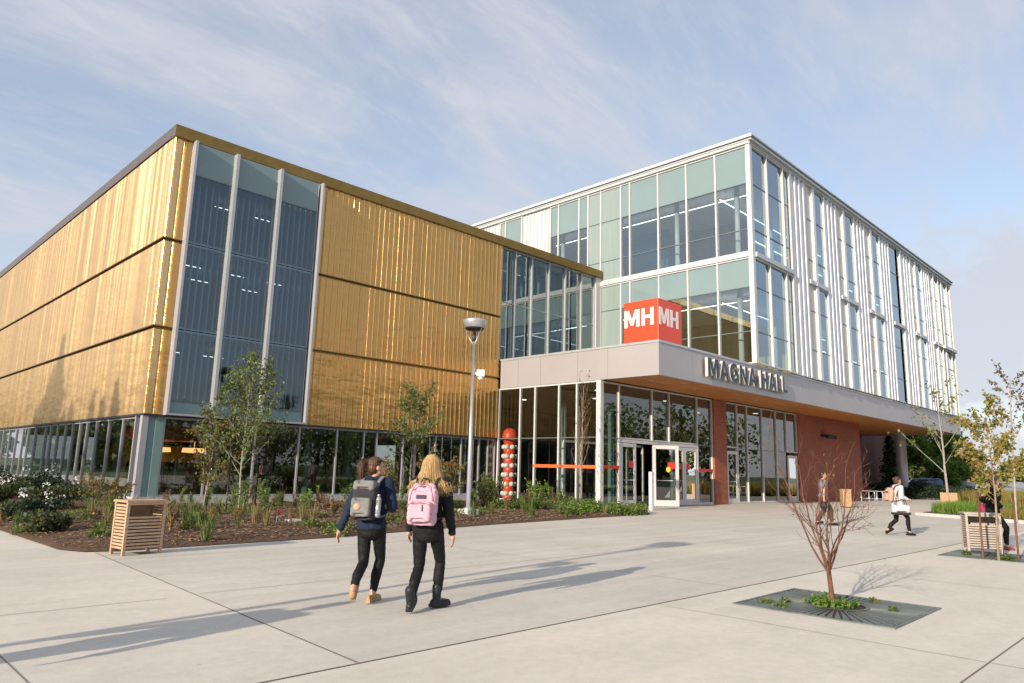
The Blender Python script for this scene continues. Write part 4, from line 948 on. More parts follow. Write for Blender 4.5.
# poplars off to the left that shade the gold wall, and the wood round the site seen in the glass
for k, (dy, top, rad) in enumerate([(37.5, 6.3, 2.7), (28.9, 3.85, 1.0), (30.3, 3.45, .9), (31.6, 3.6, .9), (40.9, 3.3, 1.2), (34.6, 3.4, 1.0)]):
    D = 34.0; x = GX - D; y = dy - D * math.tan(R(7.6)); H = top + D / math.cos(R(7.6)) * math.tan(R(17.8))
    big_tree(['tall narrow poplar off to the left, its shadow falls on the gold wall', 'narrow poplar left of the plaza', 'second narrow poplar left of the plaza', 'third narrow poplar left of the plaza', 'narrow poplar behind the tall one', 'narrow poplar nearest the front corner'][k], (x, y, 0), H, rad, M['leaf'], 60 + k, 18000 if k == 0 else 8000, .4, cone=2, name='poplar_tree')
def wood(name, arc, rad0, rad1, n, H, seed, mat, cards=150, cs=(.8, 1.9)):
    r = random.Random(seed); g = MB()
    for k in range(n):
        a = R(r.uniform(*arc)); q = r.uniform(rad0, rad1); h = H * r.uniform(.55, 1.15); x, y, w = q * math.cos(a), q * math.sin(a), h * r.uniform(.25, .4)
        g.tube([(x, y, 0), (x, y, h * .7)], .25, 5)
        for j in range(cards):
            v = rvec(r) * r.random() ** .4; c = Vector((x + v.x * w, y + v.y * w, h * .5 + v.z * h * .48)); s = r.uniform(*cs); d = rvec(r); p = d.cross(rvec(r)).normalized() * s * .45
            g.add([c, c + d * s * .5 + p, c + d * s, c + d * s * .5 - p], [(0, 1, 2, 3)])
    return g.build(name, mat, kind='stuff')
wood('far_woodland', (90, 172), 100, 165, 170, 9, 1, M['leaf'])
wood('far_woodland', (196, 285), 80, 130, 60, 14, 2, M['leaf'])
wood('far_woodland', (285, 352), 75, 130, 75, 13, 3, M['leaf'], 420, (.35, .9))

# ------------------------------------------------------------------ street furniture
def tree_grate(loc, half, rot, label):
    T = thing('tree_grate', loc, label, 'tree grate', None, rot); g = MB(); r0 = .34; n = 64; h = half - .045
    for k in range(n):
        a = 6.28318 * k / n; b = 6.28318 * (k + 1) / n
        def edge(t): m = max(abs(math.cos(t)), abs(math.sin(t))); return Vector((math.cos(t), math.sin(t), 0)) * (h / m)
        ca, cb_ = math.cos, math.sin
        ga = .015
        def off(t, q, s): return Vector((-math.sin(t), math.cos(t), 0)) * s
        ia = Vector((math.cos(a), math.sin(a), 0)) * r0 + off(a, 0, ga); ib = Vector((math.cos(b), math.sin(b), 0)) * r0 - off(b, 0, ga)
        oa = edge(a) + off(a, 0, ga); ob = edge(b) - off(b, 0, ga)
        ma = ia.lerp(oa, .62); mb = ib.lerp(ob, .62)
        if k % 16 in (7, 8): pass
        P = [ia, oa, ob, ib]; oa2 = Vector((max(-h, min(h, oa.x)), max(-h, min(h, oa.y)), 0)); ob2 = Vector((max(-h, min(h, ob.x)), max(-h, min(h, ob.y)), 0))
        P = [ia, oa2, ob2, ib]; V = [v + Vector((0, 0, .012)) for v in P] + [v + Vector((0, 0, -.02)) for v in P]
        g.add(V, [(0, 1, 2, 3), (0, 4, 5, 1), (1, 5, 6, 2), (2, 6, 7, 3), (3, 7, 4, 0)])
    for k in range(48):
        a = 6.28318 * k / 48; b = 6.28318 * (k + 1) / 48; d1 = Vector((math.cos(a), math.sin(a), 0)); d2 = Vector((math.cos(b), math.sin(b), 0))
        V = [d1 * .31 + Vector((0, 0, .016)), d1 * .35 + Vector((0, 0, .016)), d2 * .35 + Vector((0, 0, .016)), d2 * .31 + Vector((0, 0, .016))]; g.add(V, [(0, 1, 2, 3)])
    g.build('bars', M['grate'], T, world=False)
    g = MB()
    for s in (1, -1): g.box(-half, half, s * (half - .04), s * half, -.02, .014); g.box(s * (half - .04), s * half, -half + .041, half - .041, -.02, .014)
    g.build('rim', M['grate'], T, world=False)
    g = MB(); g.box(-half + .042, half - .042, -half + .042, half - .042, .001, .0045); g.build('pit', M['soil'], T, world=False); return T
tree_grate((9.1, 3.5, .0), .89, R(1), 'square iron tree grate round the red twigged tree, nearest the camera')
tree_grate((17.9, 3.55, .0), .93, R(1), 'square iron tree grate under the staked tree and white slatted bin')
cover('weeds', lambda r: (9.09 + .30 * r.random() ** .5 * math.cos(r.random() * 6.28), 3.55 + .30 * r.random() ** .5 * math.sin(r.random() * 6.28)), 420, .045, M['leaf_bright'], .08, 9)
cover('weeds', clump_pts([(8.6, 4.15, .1), (8.45, 3.9, .08), (8.8, 4.0, .06), (9.7, 3.8, .07), (9.75, 3.3, .05), (9.3, 2.95, .04)]), 420, .035, M['grass'], .05, 10)
cover('weeds', clump_pts([(17.2, 3.3, .16), (17.9, 2.9, .1), (17.7, 4.1, .1)]), 500, .05, M['grass'], .07, 11)
# stakes of the young tree
for k, (x, y) in enumerate(((17.02, 3.66), (17.45, 3.15))):
    g = MB(); g.tube([(0, 0, 0), (.02, 0, 1.3)], .02, 6); o = g.build('tree_stake', M['bark_red']); o.location = (x, y, .015)
    solo(o, ['brown wooden stake left of the young tree, beside the white bin', 'brown wooden stake right of the young tree trunk'][k], 'stake')
def slat_bin(loc, rz, W, D, H, woodm, label):
    T = thing('slatted_bin', loc, label, 'litter bin', None, rz); w, d = W / 2, D / 2; p = .045
    g = MB()
    for sx_ in (-1, 1):
        for sy in (-1, 1): g = MB(); g.box(sx_ * w, sx_ * (w - p), sy * d, sy * (d - p), 0, H - .035); g.build('post', woodm, T, world=False)
    g = MB(); g.box(-w - .02, w + .02, -d - .02, d + .02, H - .034, H); g.build('top_board', woodm, T, world=False)
    g = MB(); n = 10; z = .1; zt = H * .72
    for k in range(n): zz_ = z + (zt - z) * k / n; g.box(-w + p + .002, w - p - .002, -d + .006, -d + .026, zz_, zz_ + (zt - z) / n * .66)
    g.box(-w + p + .002, w - p - .002, -d + .002, -d + .03, H - .075, H - .036); g.build('front_slats', woodm, T, world=False)
    for s in (-1, 1):
        g = MB(); n = 14
        for k in range(n): zz_ = .1 + (H - .15) * k / n; g.box(s * (w - .006), s * (w - .026), -d + p + .002, d - p - .002, zz_, zz_ + (H - .15) / n * .66)
        g.build('side_slats', woodm, T, world=False)
    g = MB(); g.box(-w + p + .002, w - p - .002, d - .03, d - .01, .08, H - .04); g.build('back_panel', woodm, T, world=False)
    g = MB(); g.box(-w + .06, w - .06, -d + .05, d - .05, .09, H * .66); g.build('liner', M['black'], T, world=False)
    return T
def woodm(name, a, b_): return pm(name, a, .7, col2=b_, vs=6, bump=.4, bs=30, stretch=(1, 1, 6))
M['teak'] = woodm('weathered_teak', (.58, .42, .29), (.42, .25, .14)); M['grey_wood'] = woodm('greyed_wood', (.50, .44, .38), (.36, .31, .27))
slat_bin((4.25, 12.83, 0), R(9), .64, .42, .86, M['teak'], 'weathered teak slatted litter bin at the corner of the mulch bed')
slat_bin((18.55, 3.98, .015), R(-66), .66, .5, .84, M['grey_wood'], 'greyed slatted litter bin beside the staked young tree')
g = MB(); T = thing('planter_box', (41.8, 10.26, 0), 'tan wooden two panel box by the thin tree beyond the grass island', 'box', None, R(-75))
g.box(-.37, -.01, -.3, .3, .05, .95); g.build('panel', M['stake'], T, world=False); g = MB(); g.box(.01, .37, -.3, .3, .05, .95); g.build('panel', M['stake'], T, world=False)
g = MB(); g.box(-.36, .36, -.26, .26, 0, .05); g.build('foot', M['black'], T, world=False)
g = MB(); T = thing('wooden_bin', (40.4, 14.8, 0), 'tan wooden bin standing by the brick wall behind the man in grey', 'litter bin', None, R(-50))
g.box(-.22, .22, -.22, .22, .04, .92); g.build('body', M['stake'], T, world=False); g = MB(); g.box(-.24, .24, -.24, .24, .921, .96); g.build('lid', M['teak'], T, world=False); g = MB(); g.box(-.2, .2, -.2, .2, 0, .04); g.build('foot', M['black'], T, world=False)
# lamp posts
def lamp_post(loc, label):
    T = thing('lamp_post', loc, label, 'lamp post', 'dish topped lamp posts on the plaza')
    g = MB(); g.box(-.23, .23, -.23, .23, -.1, .30); g.build('concrete_base', M['curb'], T, world=False, bevel=.02)
    g = MB(); g.lathe((0, 0, .30), [(.16, 0), (.16, .03), (.1, .04), (.078, .07)], 20); g.tube([(0, 0, .33), (0, 0, 5.45)], [.066, .05], 16); g.build('pole', M['steel'], T, world=False)
    for k in range(3):
        a = k * 2.094 + .5; g = MB(); g.tube([(.03 * math.cos(a), .03 * math.sin(a), 5.3), (.34 * math.cos(a), .34 * math.sin(a), 5.78)], .018, 6); g.build('arm', M['steel'], T, world=False)
    g = MB(); g.lathe((0, 0, 5.74), [(.02, 0), (.26, .02), (.30, .08)], 28); g.build('reflector', M['dark_metal'], T, world=False)
    g = MB(); g.lathe((0, 0, 5.8), [(.27, 0), (.34, .12), (.37, .22), (.365, .26), (.28, .30), (0, .32)], 32); g.build('dish', M['steel'], T, world=False)
    g = MB(); g.tube([(0, 0, 5.4), (0, 0, 5.7)], [.06, .05], 12); g.build('lamp_head', M['dark_metal'], T, world=False)
    return T
LP = lamp_post((14.6, 16.3, .02), 'grey lamp post with round dish head in the mulch bed by the gold panels')
g = MB(); g.box(.07, .14, -.03, .03, 4.36, 4.42); g.box(.12, .36, -.11, .11, 4.30, 4.50); g.sphere((.24, 0, 4.27), .085); o = g.build('security_camera', M['signwhite'], LP, world=False); o.rotation_euler = (0, 0, R(-45))
copy_tree(LP, (-4.55, 6.37, 0), 0, 'grey dish topped lamp post off to the left, its shadow crosses the plaza')
T = thing('parking_lamp', (77.6, 19.3, 0), 'dark twin headed lamp pole in the car park', 'lamp post')
g = MB(); g.tube([(0, 0, 0), (0, 0, 6.0)], [.12, .08], 8); g.build('pole', M['dark_metal'], T, world=False)
for s in (-1, 1): g = MB(); g.box(s * .15, s * .95, -.2, .2, 5.95, 6.1); o = g.build('lamp_head', M['dark_metal'], T, world=False); o.rotation_euler = (0, 0, R(-60))
# bollard with push plate
T = thing('door_post', (25.75, 17.3, 0), 'white square post with push plate before the entrance doors', 'bollard', None, R(10))
g = MB(); g.box(-.1, .1, -.07, .07, 0, 1.58); g.build('post', M['signwhite'], T, world=False, bevel=.01)
g = MB(); g.box(-.06, .06, -.078, -.071, 1.1, 1.25); g.build('push_plate', M['steel'], T, world=False)
# red and white pillar sculpture in the lobby
T = thing('pillar_sculpture', (25.36, 25.38, .05), 'round topped orange red pillar studded with white discs behind the lobby glass', 'sculpture')
g = MB(); pr_ = [(.30, 0)]
for k in range(6):
    z = .1 + k * .45; pr_ += [(.30, z), (.26, z + .18), (.26, z + .27), (.30, z + .44)]
pr_ += [(.31, 2.85), (.36, 2.9), (.38, 3.0), (.37, 3.2), (.3, 3.38), (.18, 3.48), (0, 3.52)]
g.lathe((0, 0, 0), pr_, 28); g.build('column', M['signred'], T, world=False)
for k in range(6):
    for j in range(6):
        a = j * 1.047 + .26; g = MB(); z = .32 + k * .45; c = (.28 * math.cos(a), .28 * math.sin(a), z); g.sphere(c, .125, 14, 10); g.build('white_disc', M['signwhite'], T, world=False)
# bicycle rack
for k in range(3):
    T = thing('bike_hoop', (45.4 + k * .05, 15.35 - k * .42, 0), 'white steel bicycle hoop in the row of three beyond the man in grey', 'bike rack', 'bicycle hoops by the brick wall', R(-78))
    g = MB(); g.tube([(-.36, 0, 0), (-.36, 0, .78), (-.3, 0, .84), (.3, 0, .84), (.36, 0, .78), (.36, 0, 0)], .028, 8); g.build('hoop', M['steel'], T, world=False)
    g = MB(); g.tube([(-.36, 0, .4), (.36, 0, .4)], .02, 6); g.build('crossbar', M['steel'], T, world=False)
# red survey flag and hose end in the mulch
T = thing('survey_flag', (8.45, 16.25, bed_h(8.45, 16.25)), 'small red marker flag in the mulch', 'flag')
g = MB(); g.tube([(0, 0, 0), (.01, 0, .3)], .004, 5); g.build('wire', M['steel'], T, world=False)
g = MB(); g.add([(0.01, 0, .3), (.12, -.01, .26), (.10, .01, .19), (.01, 0, .2), (0.01, .006, .3), (.12, -.004, .26), (.10, .016, .19), (.01, .006, .2)], [(0, 1, 2, 3), (7, 6, 5, 4)]); g.build('flag_cloth', M['red'], T, world=False)
T = [o for o in bpy.data.objects if o.name == 'young_tree'][0]
g = MB(); g.lathe((0, 0, 1.42), [(.05, 0), (.075, .03), (.05, .07)], 10); g.build('green_tie', pm('green_tie', (.02, .35, .12), .6), T, world=False)
for k, (x, y) in enumerate(((8.75, 19.75), (9.75, 20.1))):
    g = MB(); g.tube([(0, 0, 0), (0, 0, 1.5)], .022, 6); o = g.build('tree_stake', M['black']); o.location = (x, y, bed_h(x, y)); solo(o, ['dark green steel stake left of the slender green tree', 'dark steel stake right of the slender green tree'][k], 'stake')
g = MB(); g.box(-.16, .16, -.1, .1, -.02, .09); o = g.build('white_stone', M['signwhite']); o.location = (8.75, 16.0, bed_h(8.75, 16)); solo(o, 'small white block lying in the mulch by the red marker flag', 'block')

# cars
def car(loc, rz, col, label, H=1.7):
    T = thing('parked_car', loc, label, 'car', 'cars in the car park', rz); m = pm('car_paint', col, .25, .3)
    prof = [(-2.3, .35), (-2.32, .75), (-2.2, 1.0), (-1.95, H - .25), (-1.6, H), (.3, H), (.95, 1.08), (1.9, .95), (2.2, .8), (2.28, .38)]
    g = MB(); n = len(prof); W = .9
    rows = [(-W, 1), (-W * .97, 1), (W * .97, 1), (W, 1)]
    def pt(p, s, cab): 
        x, z = p; k = .8 if z > 1.2 else 1; return (x, s * W * k, z)
    L = [pt(p, -1, 0) for p in prof]; Rr = [pt(p, 1, 0) for p in prof]
    g.add(L + Rr, [tuple(range(n)), tuple(reversed(range(n, 2 * n)))] + [(i, i + n, (i + 1) % n + n, (i + 1) % n) for i in range(n)]); g.build('body', m, T, world=False, bevel=.06)
    for s in (-1, 1):
        g = MB(); y = s * W * .905
        for a, b in ((-1.8, -.75), (-.65, .25)):
            g.add([(a, y, 1.12), (b + .12, y, 1.12), (b, y * .93, H - .14), (a + .1, y * .93, H - .14)], [(0, 1, 2, 3)])
        g.build('side_windows', M['black'], T, world=False)
        for x in (-1.4, 1.35):
            g = MB(); g.tube([(x, s * (W - .18), .34), (x, s * (W + .02), .34)], .34, 18); w = g.build('wheel', M['rubber'], T, world=False)
            g = MB(); g.tube([(x, s * (W + .0), .34), (x, s * (W + .03), .34)], .2, 14); g.build('rim', M['steel'], w, world=False)
        g = MB(); g.box(2.15, 2.27, s * .55, s * .8, .62, .78); g.build('headlight', M['signwhite'], T, world=False)
    g = MB(); g.add([(.36, -.66, H - .06), (.36, .66, H - .06), (.93, .8, 1.14), (.93, -.8, 1.14)], [(0, 3, 2, 1)]); g.build('windscreen', M['black'], T, world=False)
    return T
car((79.4, 20.6, 0), R(-60), (.10, .14, .24), 'dark blue car parked behind the hedge under the bright green tree', 1.8)
car((84.5, 18.6, 0), R(-75), (.5, .52, .55), 'silver car beside the dark blue one', 1.6)
car((86, 15.6, 0), R(-70), (.6, .6, .62), 'white car parked right of the silver car', 1.6)
car((80.5, 14.2, 0), R(-60), (.25, .28, .32), 'grey car at the right edge of the view', 1.65)

# ------------------------------------------------------------------ people
def ik(h, a, l1, l2, pole):
    h, a, pole = Vector(h), Vector(a), Vector(pole); d = a - h; L = min(d.length, (l1 + l2) * .999); u = d.normalized()
    x = (l1 * l1 - l2 * l2 + L * L) / (2 * L); y = math.sqrt(max(0, l1 * l1 - x * x)); p = pole - u * pole.dot(u); return h + u * x + p.normalized() * y
def capsule(g, a, ra, b, rb, n=14):
    a, b = Vector(a), Vector(b); g.tube([a, b], [ra, rb], n); g.sphere(a, ra * .995, n, 8); g.sphere(b, rb * .995, n, 8)
def remesh(g, name, mat, parent, vox, sm=3, wr=0):
    o = g.build(name, mat, parent, world=False)
    m = o.modifiers.new('r', 'REMESH'); m.mode = 'VOXEL'; m.voxel_size = vox; m.use_smooth_shade = True
    s = o.modifiers.new('s', 'SMOOTH'); s.iterations = sm; s.factor = .5
    bpy.context.view_layer.update(); me = bpy.data.meshes.new_from_object(o.evaluated_get(bpy.context.evaluated_depsgraph_get()))
    o.modifiers.clear(); o.data = me; me.materials.clear(); me.materials.append(mat)
    if wr:
        nrm = [v.normal.copy() for v in me.vertices]
        for v, vn in zip(me.vertices, nrm):
            q = v.co.copy(); d = noise.noise(Vector((q.x * 7, q.y * 7, q.z * 16))) + .6 * noise.noise(Vector((q.x * 15 + 5, q.y * 15, q.z * 30 + q.x * 12)))
            d = -abs(d) * 1.3 + .25; v.co = q + vn * d * wr
    for p in me.polygons: p.use_smooth = True
    return o
def cloth(name, col, var=.2, rough=.85, bump=.5, bs=14): return pm(name, col, rough, var=var, vs=6, bump=bump, bs=bs, spec=.3)
M['skin'] = pm('skin', (.55, .30, .21), .5, var=.06); M['skin2'] = pm('skin_tan', (.50, .25, .14), .5, var=.06)
M['eye'] = pm('eye', (.05, .03, .02), .2)
def shoe_prims(g, ank, pitch, yaw_, kind):
    Rm = Matrix.Rotation(yaw_, 3, 'Z') @ Matrix.Rotation(-pitch, 3, 'X'); A = Vector(ank)
    def T(p): return A + Rm @ Vector(p)
    hs = -.055
    for a, ra, b, rb in (((0, -.055, -.03), .04, (0, .06, -.03), .042), ((0, .06, -.034), .042, (.004, .145, -.042), .034)):
        capsule(g, T(a), ra, T(b), rb)
    if kind == 'boot':
        capsule(g, T((0, -.01, .0)), .047, T((0, -.012, .13)), .052)
    # sole
    vs = []
    out = [(-.036, -.095), (.036, -.095), (.045, .0), (.05, .09), (.035, .17), (-.02, .18), (-.048, .09), (-.042, 0)]
    th = .035 if kind == 'boot' else .022
    for z in (-.075, -.075 + th):
        for x, y in out: vs.append(T((x, y, z)))
    n = len(out); g.add(vs, [tuple(reversed(range(n))), tuple(range(n, 2 * n))] + [(i, (i + 1) % n, (i + 1) % n + n, i + n) for i in range(n)])
def person(label, loc, az, H, P, C, vox=.007, group=None):
    """P pose: hipz, feet [(x,y,z,pitch,yaw)]*2 (left,right), hands [(x,y,z)]*2, elbow poles, head (yaw,pitch), lean"""
    T = thing('person', loc, label, 'person', group, R(az - 90)); k = H / 1.65
    hz = P.get('hipz', .86); ln = P.get('lean', .03); wd = P.get('width', 1.0)
    hips = [Vector((-.085, 0, hz)), Vector((.085, 0, hz))]; ch = Vector((0, ln * .7, hz + .36)); sh = [Vector((-.165 * wd, ln * .8, hz + .495)), Vector((.165 * wd, ln * .8, hz + .495))]
    nk = Vector((0, ln, hz + .54)); hc = Vector((0, ln + .025 + P.get('headfwd', 0), hz + .685))
    kn, el, an, wr = [], [], [], []
    for i in (0, 1):
        f = P['feet'][i]; a = Vector(f[:3]); an.append(a); kn.append(ik(hips[i], a, .415, .405, (0.05 * (1 if i else -1), 1, .1)))
        w = Vector(P['hands'][i]); wr.append(w); pole = P.get('poles', [(-.4, -1, -.2), (.4, -1, -.2)])[i]; el.append(ik(sh[i], w, .275, .25, pole))
    Hm = Matrix.Translation(hc) @ Matrix.Rotation(R(P.get('headyaw', 0)), 4, 'Z') @ Matrix.Rotation(R(P.get('headpitch', 0)), 4, 'X')
    hd = lambda *p: Hm @ Vector(p)
    def sc(g): g.v = [(v[0] * k, v[1] * k, v[2] * k) for v in g.v]; return g
    def rot_sphere(g, c, r, Mx=None):
        b = len(g.v); g.sphere((0, 0, 0), r, 16, 12); Mx = Mx or Matrix.Identity(4)
        for i in range(b, len(g.v)): g.v[i] = tuple(Mx @ (Vector(g.v[i]) + Vector(c)))
    g = MB()
    rot_sphere(g, (0, 0, hz + .01), (.15 * wd, .105, .12)); rot_sphere(g, (0, ln * .4, hz + .19), (.12 * wd, .085, .15)); rot_sphere(g, tuple(ch), (.145 * wd, .10, .16))
    capsule(g, sh[0], .05, sh[1], .05); capsule(g, nk - Vector((0, 0, .04)), .05, hd(0, -.015, -.07), .044)
    # head: cranium, face, jaw, nose, ears, brow, lips
    rot_sphere(g, (0, -.012, .025), (.073, .09, .088), Hm); rot_sphere(g, (0, .02, -.03), (.062, .068, .08), Hm); rot_sphere(g, (0, .045, -.085), (.034, .034, .026), Hm)
    capsule(g, hd(0, .083, .015), .009, hd(0, .102, -.022), .014); rot_sphere(g, (0, .075, .03), (.045, .016, .01), Hm); rot_sphere(g, (0, .082, -.055), (.022, .01, .009), Hm)
    for s in (-1, 1): rot_sphere(g, (s * .074, -.005, -.012), (.012, .02, .032), Hm)
    for i in (0, 1):
        capsule(g, hips[i], .082, kn[i], .05); capsule(g, kn[i], .05, (kn[i] + an[i]) / 2 + Vector((0, -.012, 0)), .05); capsule(g, (kn[i] + an[i]) / 2 + Vector((0, -.012, 0)), .047, an[i], .034)
        capsule(g, sh[i], .047, el[i], .036); capsule(g, el[i], .036, wr[i], .025)
        f = P['feet'][i]; shoe_prims(g, an[i] + Vector((0, 0, 0)), R(f[3]) , R(f[4]), 'bare') if False else capsule(g, an[i], .034, an[i] + Matrix.Rotation(R(f[4]), 3, 'Z') @ Matrix.Rotation(-R(f[3]), 3, 'X') @ Vector((0, .10, -.04)), .028)
        # hand: palm, four fingers, thumb
        d = (wr[i] - el[i]).normalized(); s = 1 if i else -1; side = Vector((0, 1, 0)) - d * d.y; side.normalize(); nrm = d.cross(side)
        d = (d + Vector((0, .15, -.35))).normalized(); side = (side - d * side.dot(d)).normalized()
        pc = wr[i] + d * .045; palm_in = nrm * (-s if nrm.x * s > 0 else s); palm_in = (palm_in * (1 if palm_in.x * s < 0 else -1)).normalized()
        capsule(g, wr[i], .023, pc, .027); capsule(g, pc - side * .02, .017, pc + side * .02 + d * .01, .017)
        for j, (o_, l) in enumerate(((.03, .062), (.011, .070), (-.009, .066), (-.027, .052))):
            a = pc + side * o_ + d * .025; b = a + d * l * .55 + palm_in * .008; c = b + d * l * .45 + palm_in * .022
            capsule(g, a, .0095, b, .0085, 8); capsule(g, b, .0085, c, .007, 8)
        a = wr[i] + side * .022 + d * .015; b = a + side * .026 + d * .03 + palm_in * .012; c = b + d * .03 + palm_in * .01
        capsule(g, a, .013, b, .011, 8); capsule(g, b, .011, c, .008, 8)
    body = remesh(sc(g), 'body', C.get('skin', M['skin']), T, vox, 2)
    for s in (-1, 1):
        g = MB(); rot_sphere(g, (s * .03, .074, .008), (.012, .008, .007), Hm); sc(g).build('eye', M['eye'], T, world=False)
    # trousers / leggings
    g = MB(); e = C.get('legfit', .008); rot_sphere(g, (0, -.02, hz - .0), (.160 * wd, .128, .13)); rot_sphere(g, (0, -.03, hz - .06), (.13 * wd, .11, .09))
    for i in (0, 1):
        capsule(g, hips[i], .086 + e, kn[i], .052 + e); capsule(g, kn[i], .052 + e, (kn[i] + an[i]) / 2 + Vector((0, -.014, .02)), .053 + e); capsule(g, (kn[i] + an[i]) / 2 + Vector((0, -.014, .02)), .053 + e, an[i] + (kn[i] - an[i]).normalized() * .06, .036 + e)
    remesh(sc(g), 'trousers', C['legs'], T, vox, 3, C.get('legwr', .006))
    # top
    g = MB(); e = C.get('topfit', .024)
    rot_sphere(g, (0, ln * .4, hz + .15), (.125 * wd + e, .09 + e, .17)); rot_sphere(g, tuple(ch), (.15 * wd + e * .8, .105 + e * .7, .165)); rot_sphere(g, (0, -.005, hz + .02), (.15 * wd + e * .8, .115 + e, .12))
    capsule(g, sh[0] + Vector((.02, 0, 0)), .052 + e * .4, sh[1] - Vector((.02, 0, 0)), .052 + e * .4); capsule(g, nk - Vector((0, 0.01, .05)), .075, nk - Vector((0, .005, .015)), .062)
    slv = C.get('sleeve', 1)
    for i in (0, 1):
        if slv == 1:
            capsule(g, sh[i], .056 + e * .5, el[i], .044 + e * .5); capsule(g, el[i], .044 + e * .5, wr[i] - (wr[i] - el[i]).normalized() * .02, .034 + e * .3)
        else: capsule(g, sh[i], .056 + e * .5, sh[i].lerp(el[i], .62), .055 + e * .4)
    if C.get('hood'):
        capsule(g, nk + Vector((-.075, -.035, -.0)), .045, nk + Vector((.075, -.035, -.0)), .045); capsule(g, nk + Vector((-.06, -.075, -.03)), .05, nk + Vector((.06, -.075, -.03)), .05); rot_sphere(g, tuple(nk + Vector((0, -.085, -.07))), (.085, .05, .07))
    remesh(sc(g), C.get('topname', 'hoodie'), C['top'], T, vox, 3, .014)
    for i in (0, 1):
        f = P['feet'][i]; g = MB(); shoe_prims(g, an[i], R(f[3]), R(f[4]), C.get('shoekind', 'shoe')); remesh(sc(g), C.get('shoename', 'shoe'), C['shoes'], T, vox * .8, 1)
    # hair
    g = MB(); hk = C.get('hair', 'short')
    rot_sphere(g, (0, -.03, .035), (.084, .092, .092), Hm); rot_sphere(g, (0, -.05, -.015), (.078, .07, .085), Hm)
    if hk == 'pony':
        pts = [hd(0, -.10, .06), hd(0, -.16, .06), hd(0, -.185, .0), hd(0, -.18, -.10), hd(0, -.16, -.2), hd(0, -.15, -.27)]; rs = [.03, .036, .045, .042, .03, .012]
        for a, b, ra, rb in zip(pts, pts[1:], rs, rs[1:]): capsule(g, a, ra, b, rb)
        r = random.Random(3)
        for q in range(9):
            o = rvec(r) * .025; 
            for a, b, ra in zip(pts[1:], pts[2:], rs[1:]): capsule(g, a + o, ra * .4, b + o * 1.2, ra * .3, 6)
    if hk == 'long':
        r = random.Random(5)
        for q in range(64):
            a = R(r.uniform(165, 375)); x0, y0 = math.cos(a), math.sin(a); side_ = abs(x0) > .55; l = r.uniform(.16, .30) if not side_ else r.uniform(.22, .40)
            p0 = hd(x0 * .07, y0 * .075 - .02, .06); p1 = hd(x0 * .092, y0 * .098 - .02, -.05); p2 = hd(x0 * .135, min(y0, -.1) * .12 - .035, -.14); p3 = hd(x0 * (.20 if side_ else .16) + r.uniform(-.03, .03), min(y0, -.2) * .11 - .05, -.10 - l * .38); p4 = p3 + Vector((r.uniform(-.02, .02), r.uniform(-.01, .01), -l * .15))
            capsule(g, p0, .02, p1, .02, 6); capsule(g, p1, .02, p2, .017, 6); capsule(g, p2, .017, p3, .012, 6); capsule(g, p3, .012, p4, .005, 6)
    if hk == 'bun': rot_sphere(g, (0, -.125, .05), (.04, .04, .04), Hm)
    if hk == 'short': pass
    remesh(sc(g), 'hair', C['hairmat'], T, vox * .8, 1)
    if hk in ('long', 'pony'):
        g = MB(); r = random.Random(11)
        for q in range(420 if hk == 'long' else 260):
            if hk == 'long':
                a = R(r.uniform(160, 380)); x0, y0 = math.cos(a), math.sin(a); u_ = r.uniform(.9, 1.15); l = r.uniform(.2, .42)
                P_ = [hd(x0 * .05, y0 * .06 - .02, .115), hd(x0 * .088 * u_, y0 * .10 * u_ - .02, .05), hd(x0 * .105 * u_, min(y0, .1) * .115 * u_ - .025, -.06), hd(x0 * .15 * u_, min(y0, -.1) * .13 * u_ - .04, -.16), hd(x0 * .19 * u_ + r.uniform(-.03, .03), min(y0, -.2) * .13 - .055, -.13 - l * .22), hd(x0 * .21 * u_ + r.uniform(-.04, .04), min(y0, -.2) * .13 - .06, -.15 - l * .45)]
            elif q < 130:
                o_ = rvec(r) * .035; P_ = [hd(0, -.11, .055) + o_ * .5, hd(0, -.165, .065) + o_, hd(0, -.20, .0) + o_ * 1.2, hd(0, -.19, -.11) + o_ * 1.3, hd(0, -.165, -.22) + o_ * 1.4, hd(0, -.15, -.32) + o_ * 1.2]
            else:
                a = R(r.uniform(100, 440)); P_ = [hd(.078 * math.cos(a), .05 + .03 * math.sin(a), .07), hd(.086 * math.cos(a), -.03, .07 + .05 * math.sin(a)), hd(.06 * math.cos(a), -.095, .06 + .03 * math.sin(a)), hd(0, -.12, .055)]
            g.tube(P_, [.0035] * (len(P_) - 1) + [.001], 4, cap=False)
        sc(g).build('hair_strands', C['hairmat'], T, world=False)
    return T, dict(k=k, nk=nk, ch=ch, sh=sh, hz=hz, wr=wr, el=el, hd=hd)
def w2l(T, v):      # local point of a person's frame to world
    return Matrix.Translation(T.location) @ Matrix.Rotation(T.rotation_euler[2], 4, 'Z') @ Vector(v)
def rbox(g, c, s, r=.03, Mx=None):
    b = len(g.v); x, y, z = s[0] / 2 - r, s[1] / 2 - r, s[2] / 2 - r
    for i in (-1, 1):
        for j in (-1, 1):
            g.tube([(i * x, j * y, -z), (i * x, j * y, z)], r, 10)
            for k in (-1, 1): g.sphere((i * x, j * y, k * z), r * .995, 10, 6)
    g.box(-x - r, x + r, -y, y, -z, z); g.box(-x, x, -y - r, y + r, -z + .001, z - .001); g.box(-x + .001, x - .001, -y + .001, y - .001, -z - r, z + r)
    for i in range(b, len(g.v)):
        v = Vector(g.v[i]) + Vector(c); g.v[i] = tuple(Mx @ v if Mx else v)
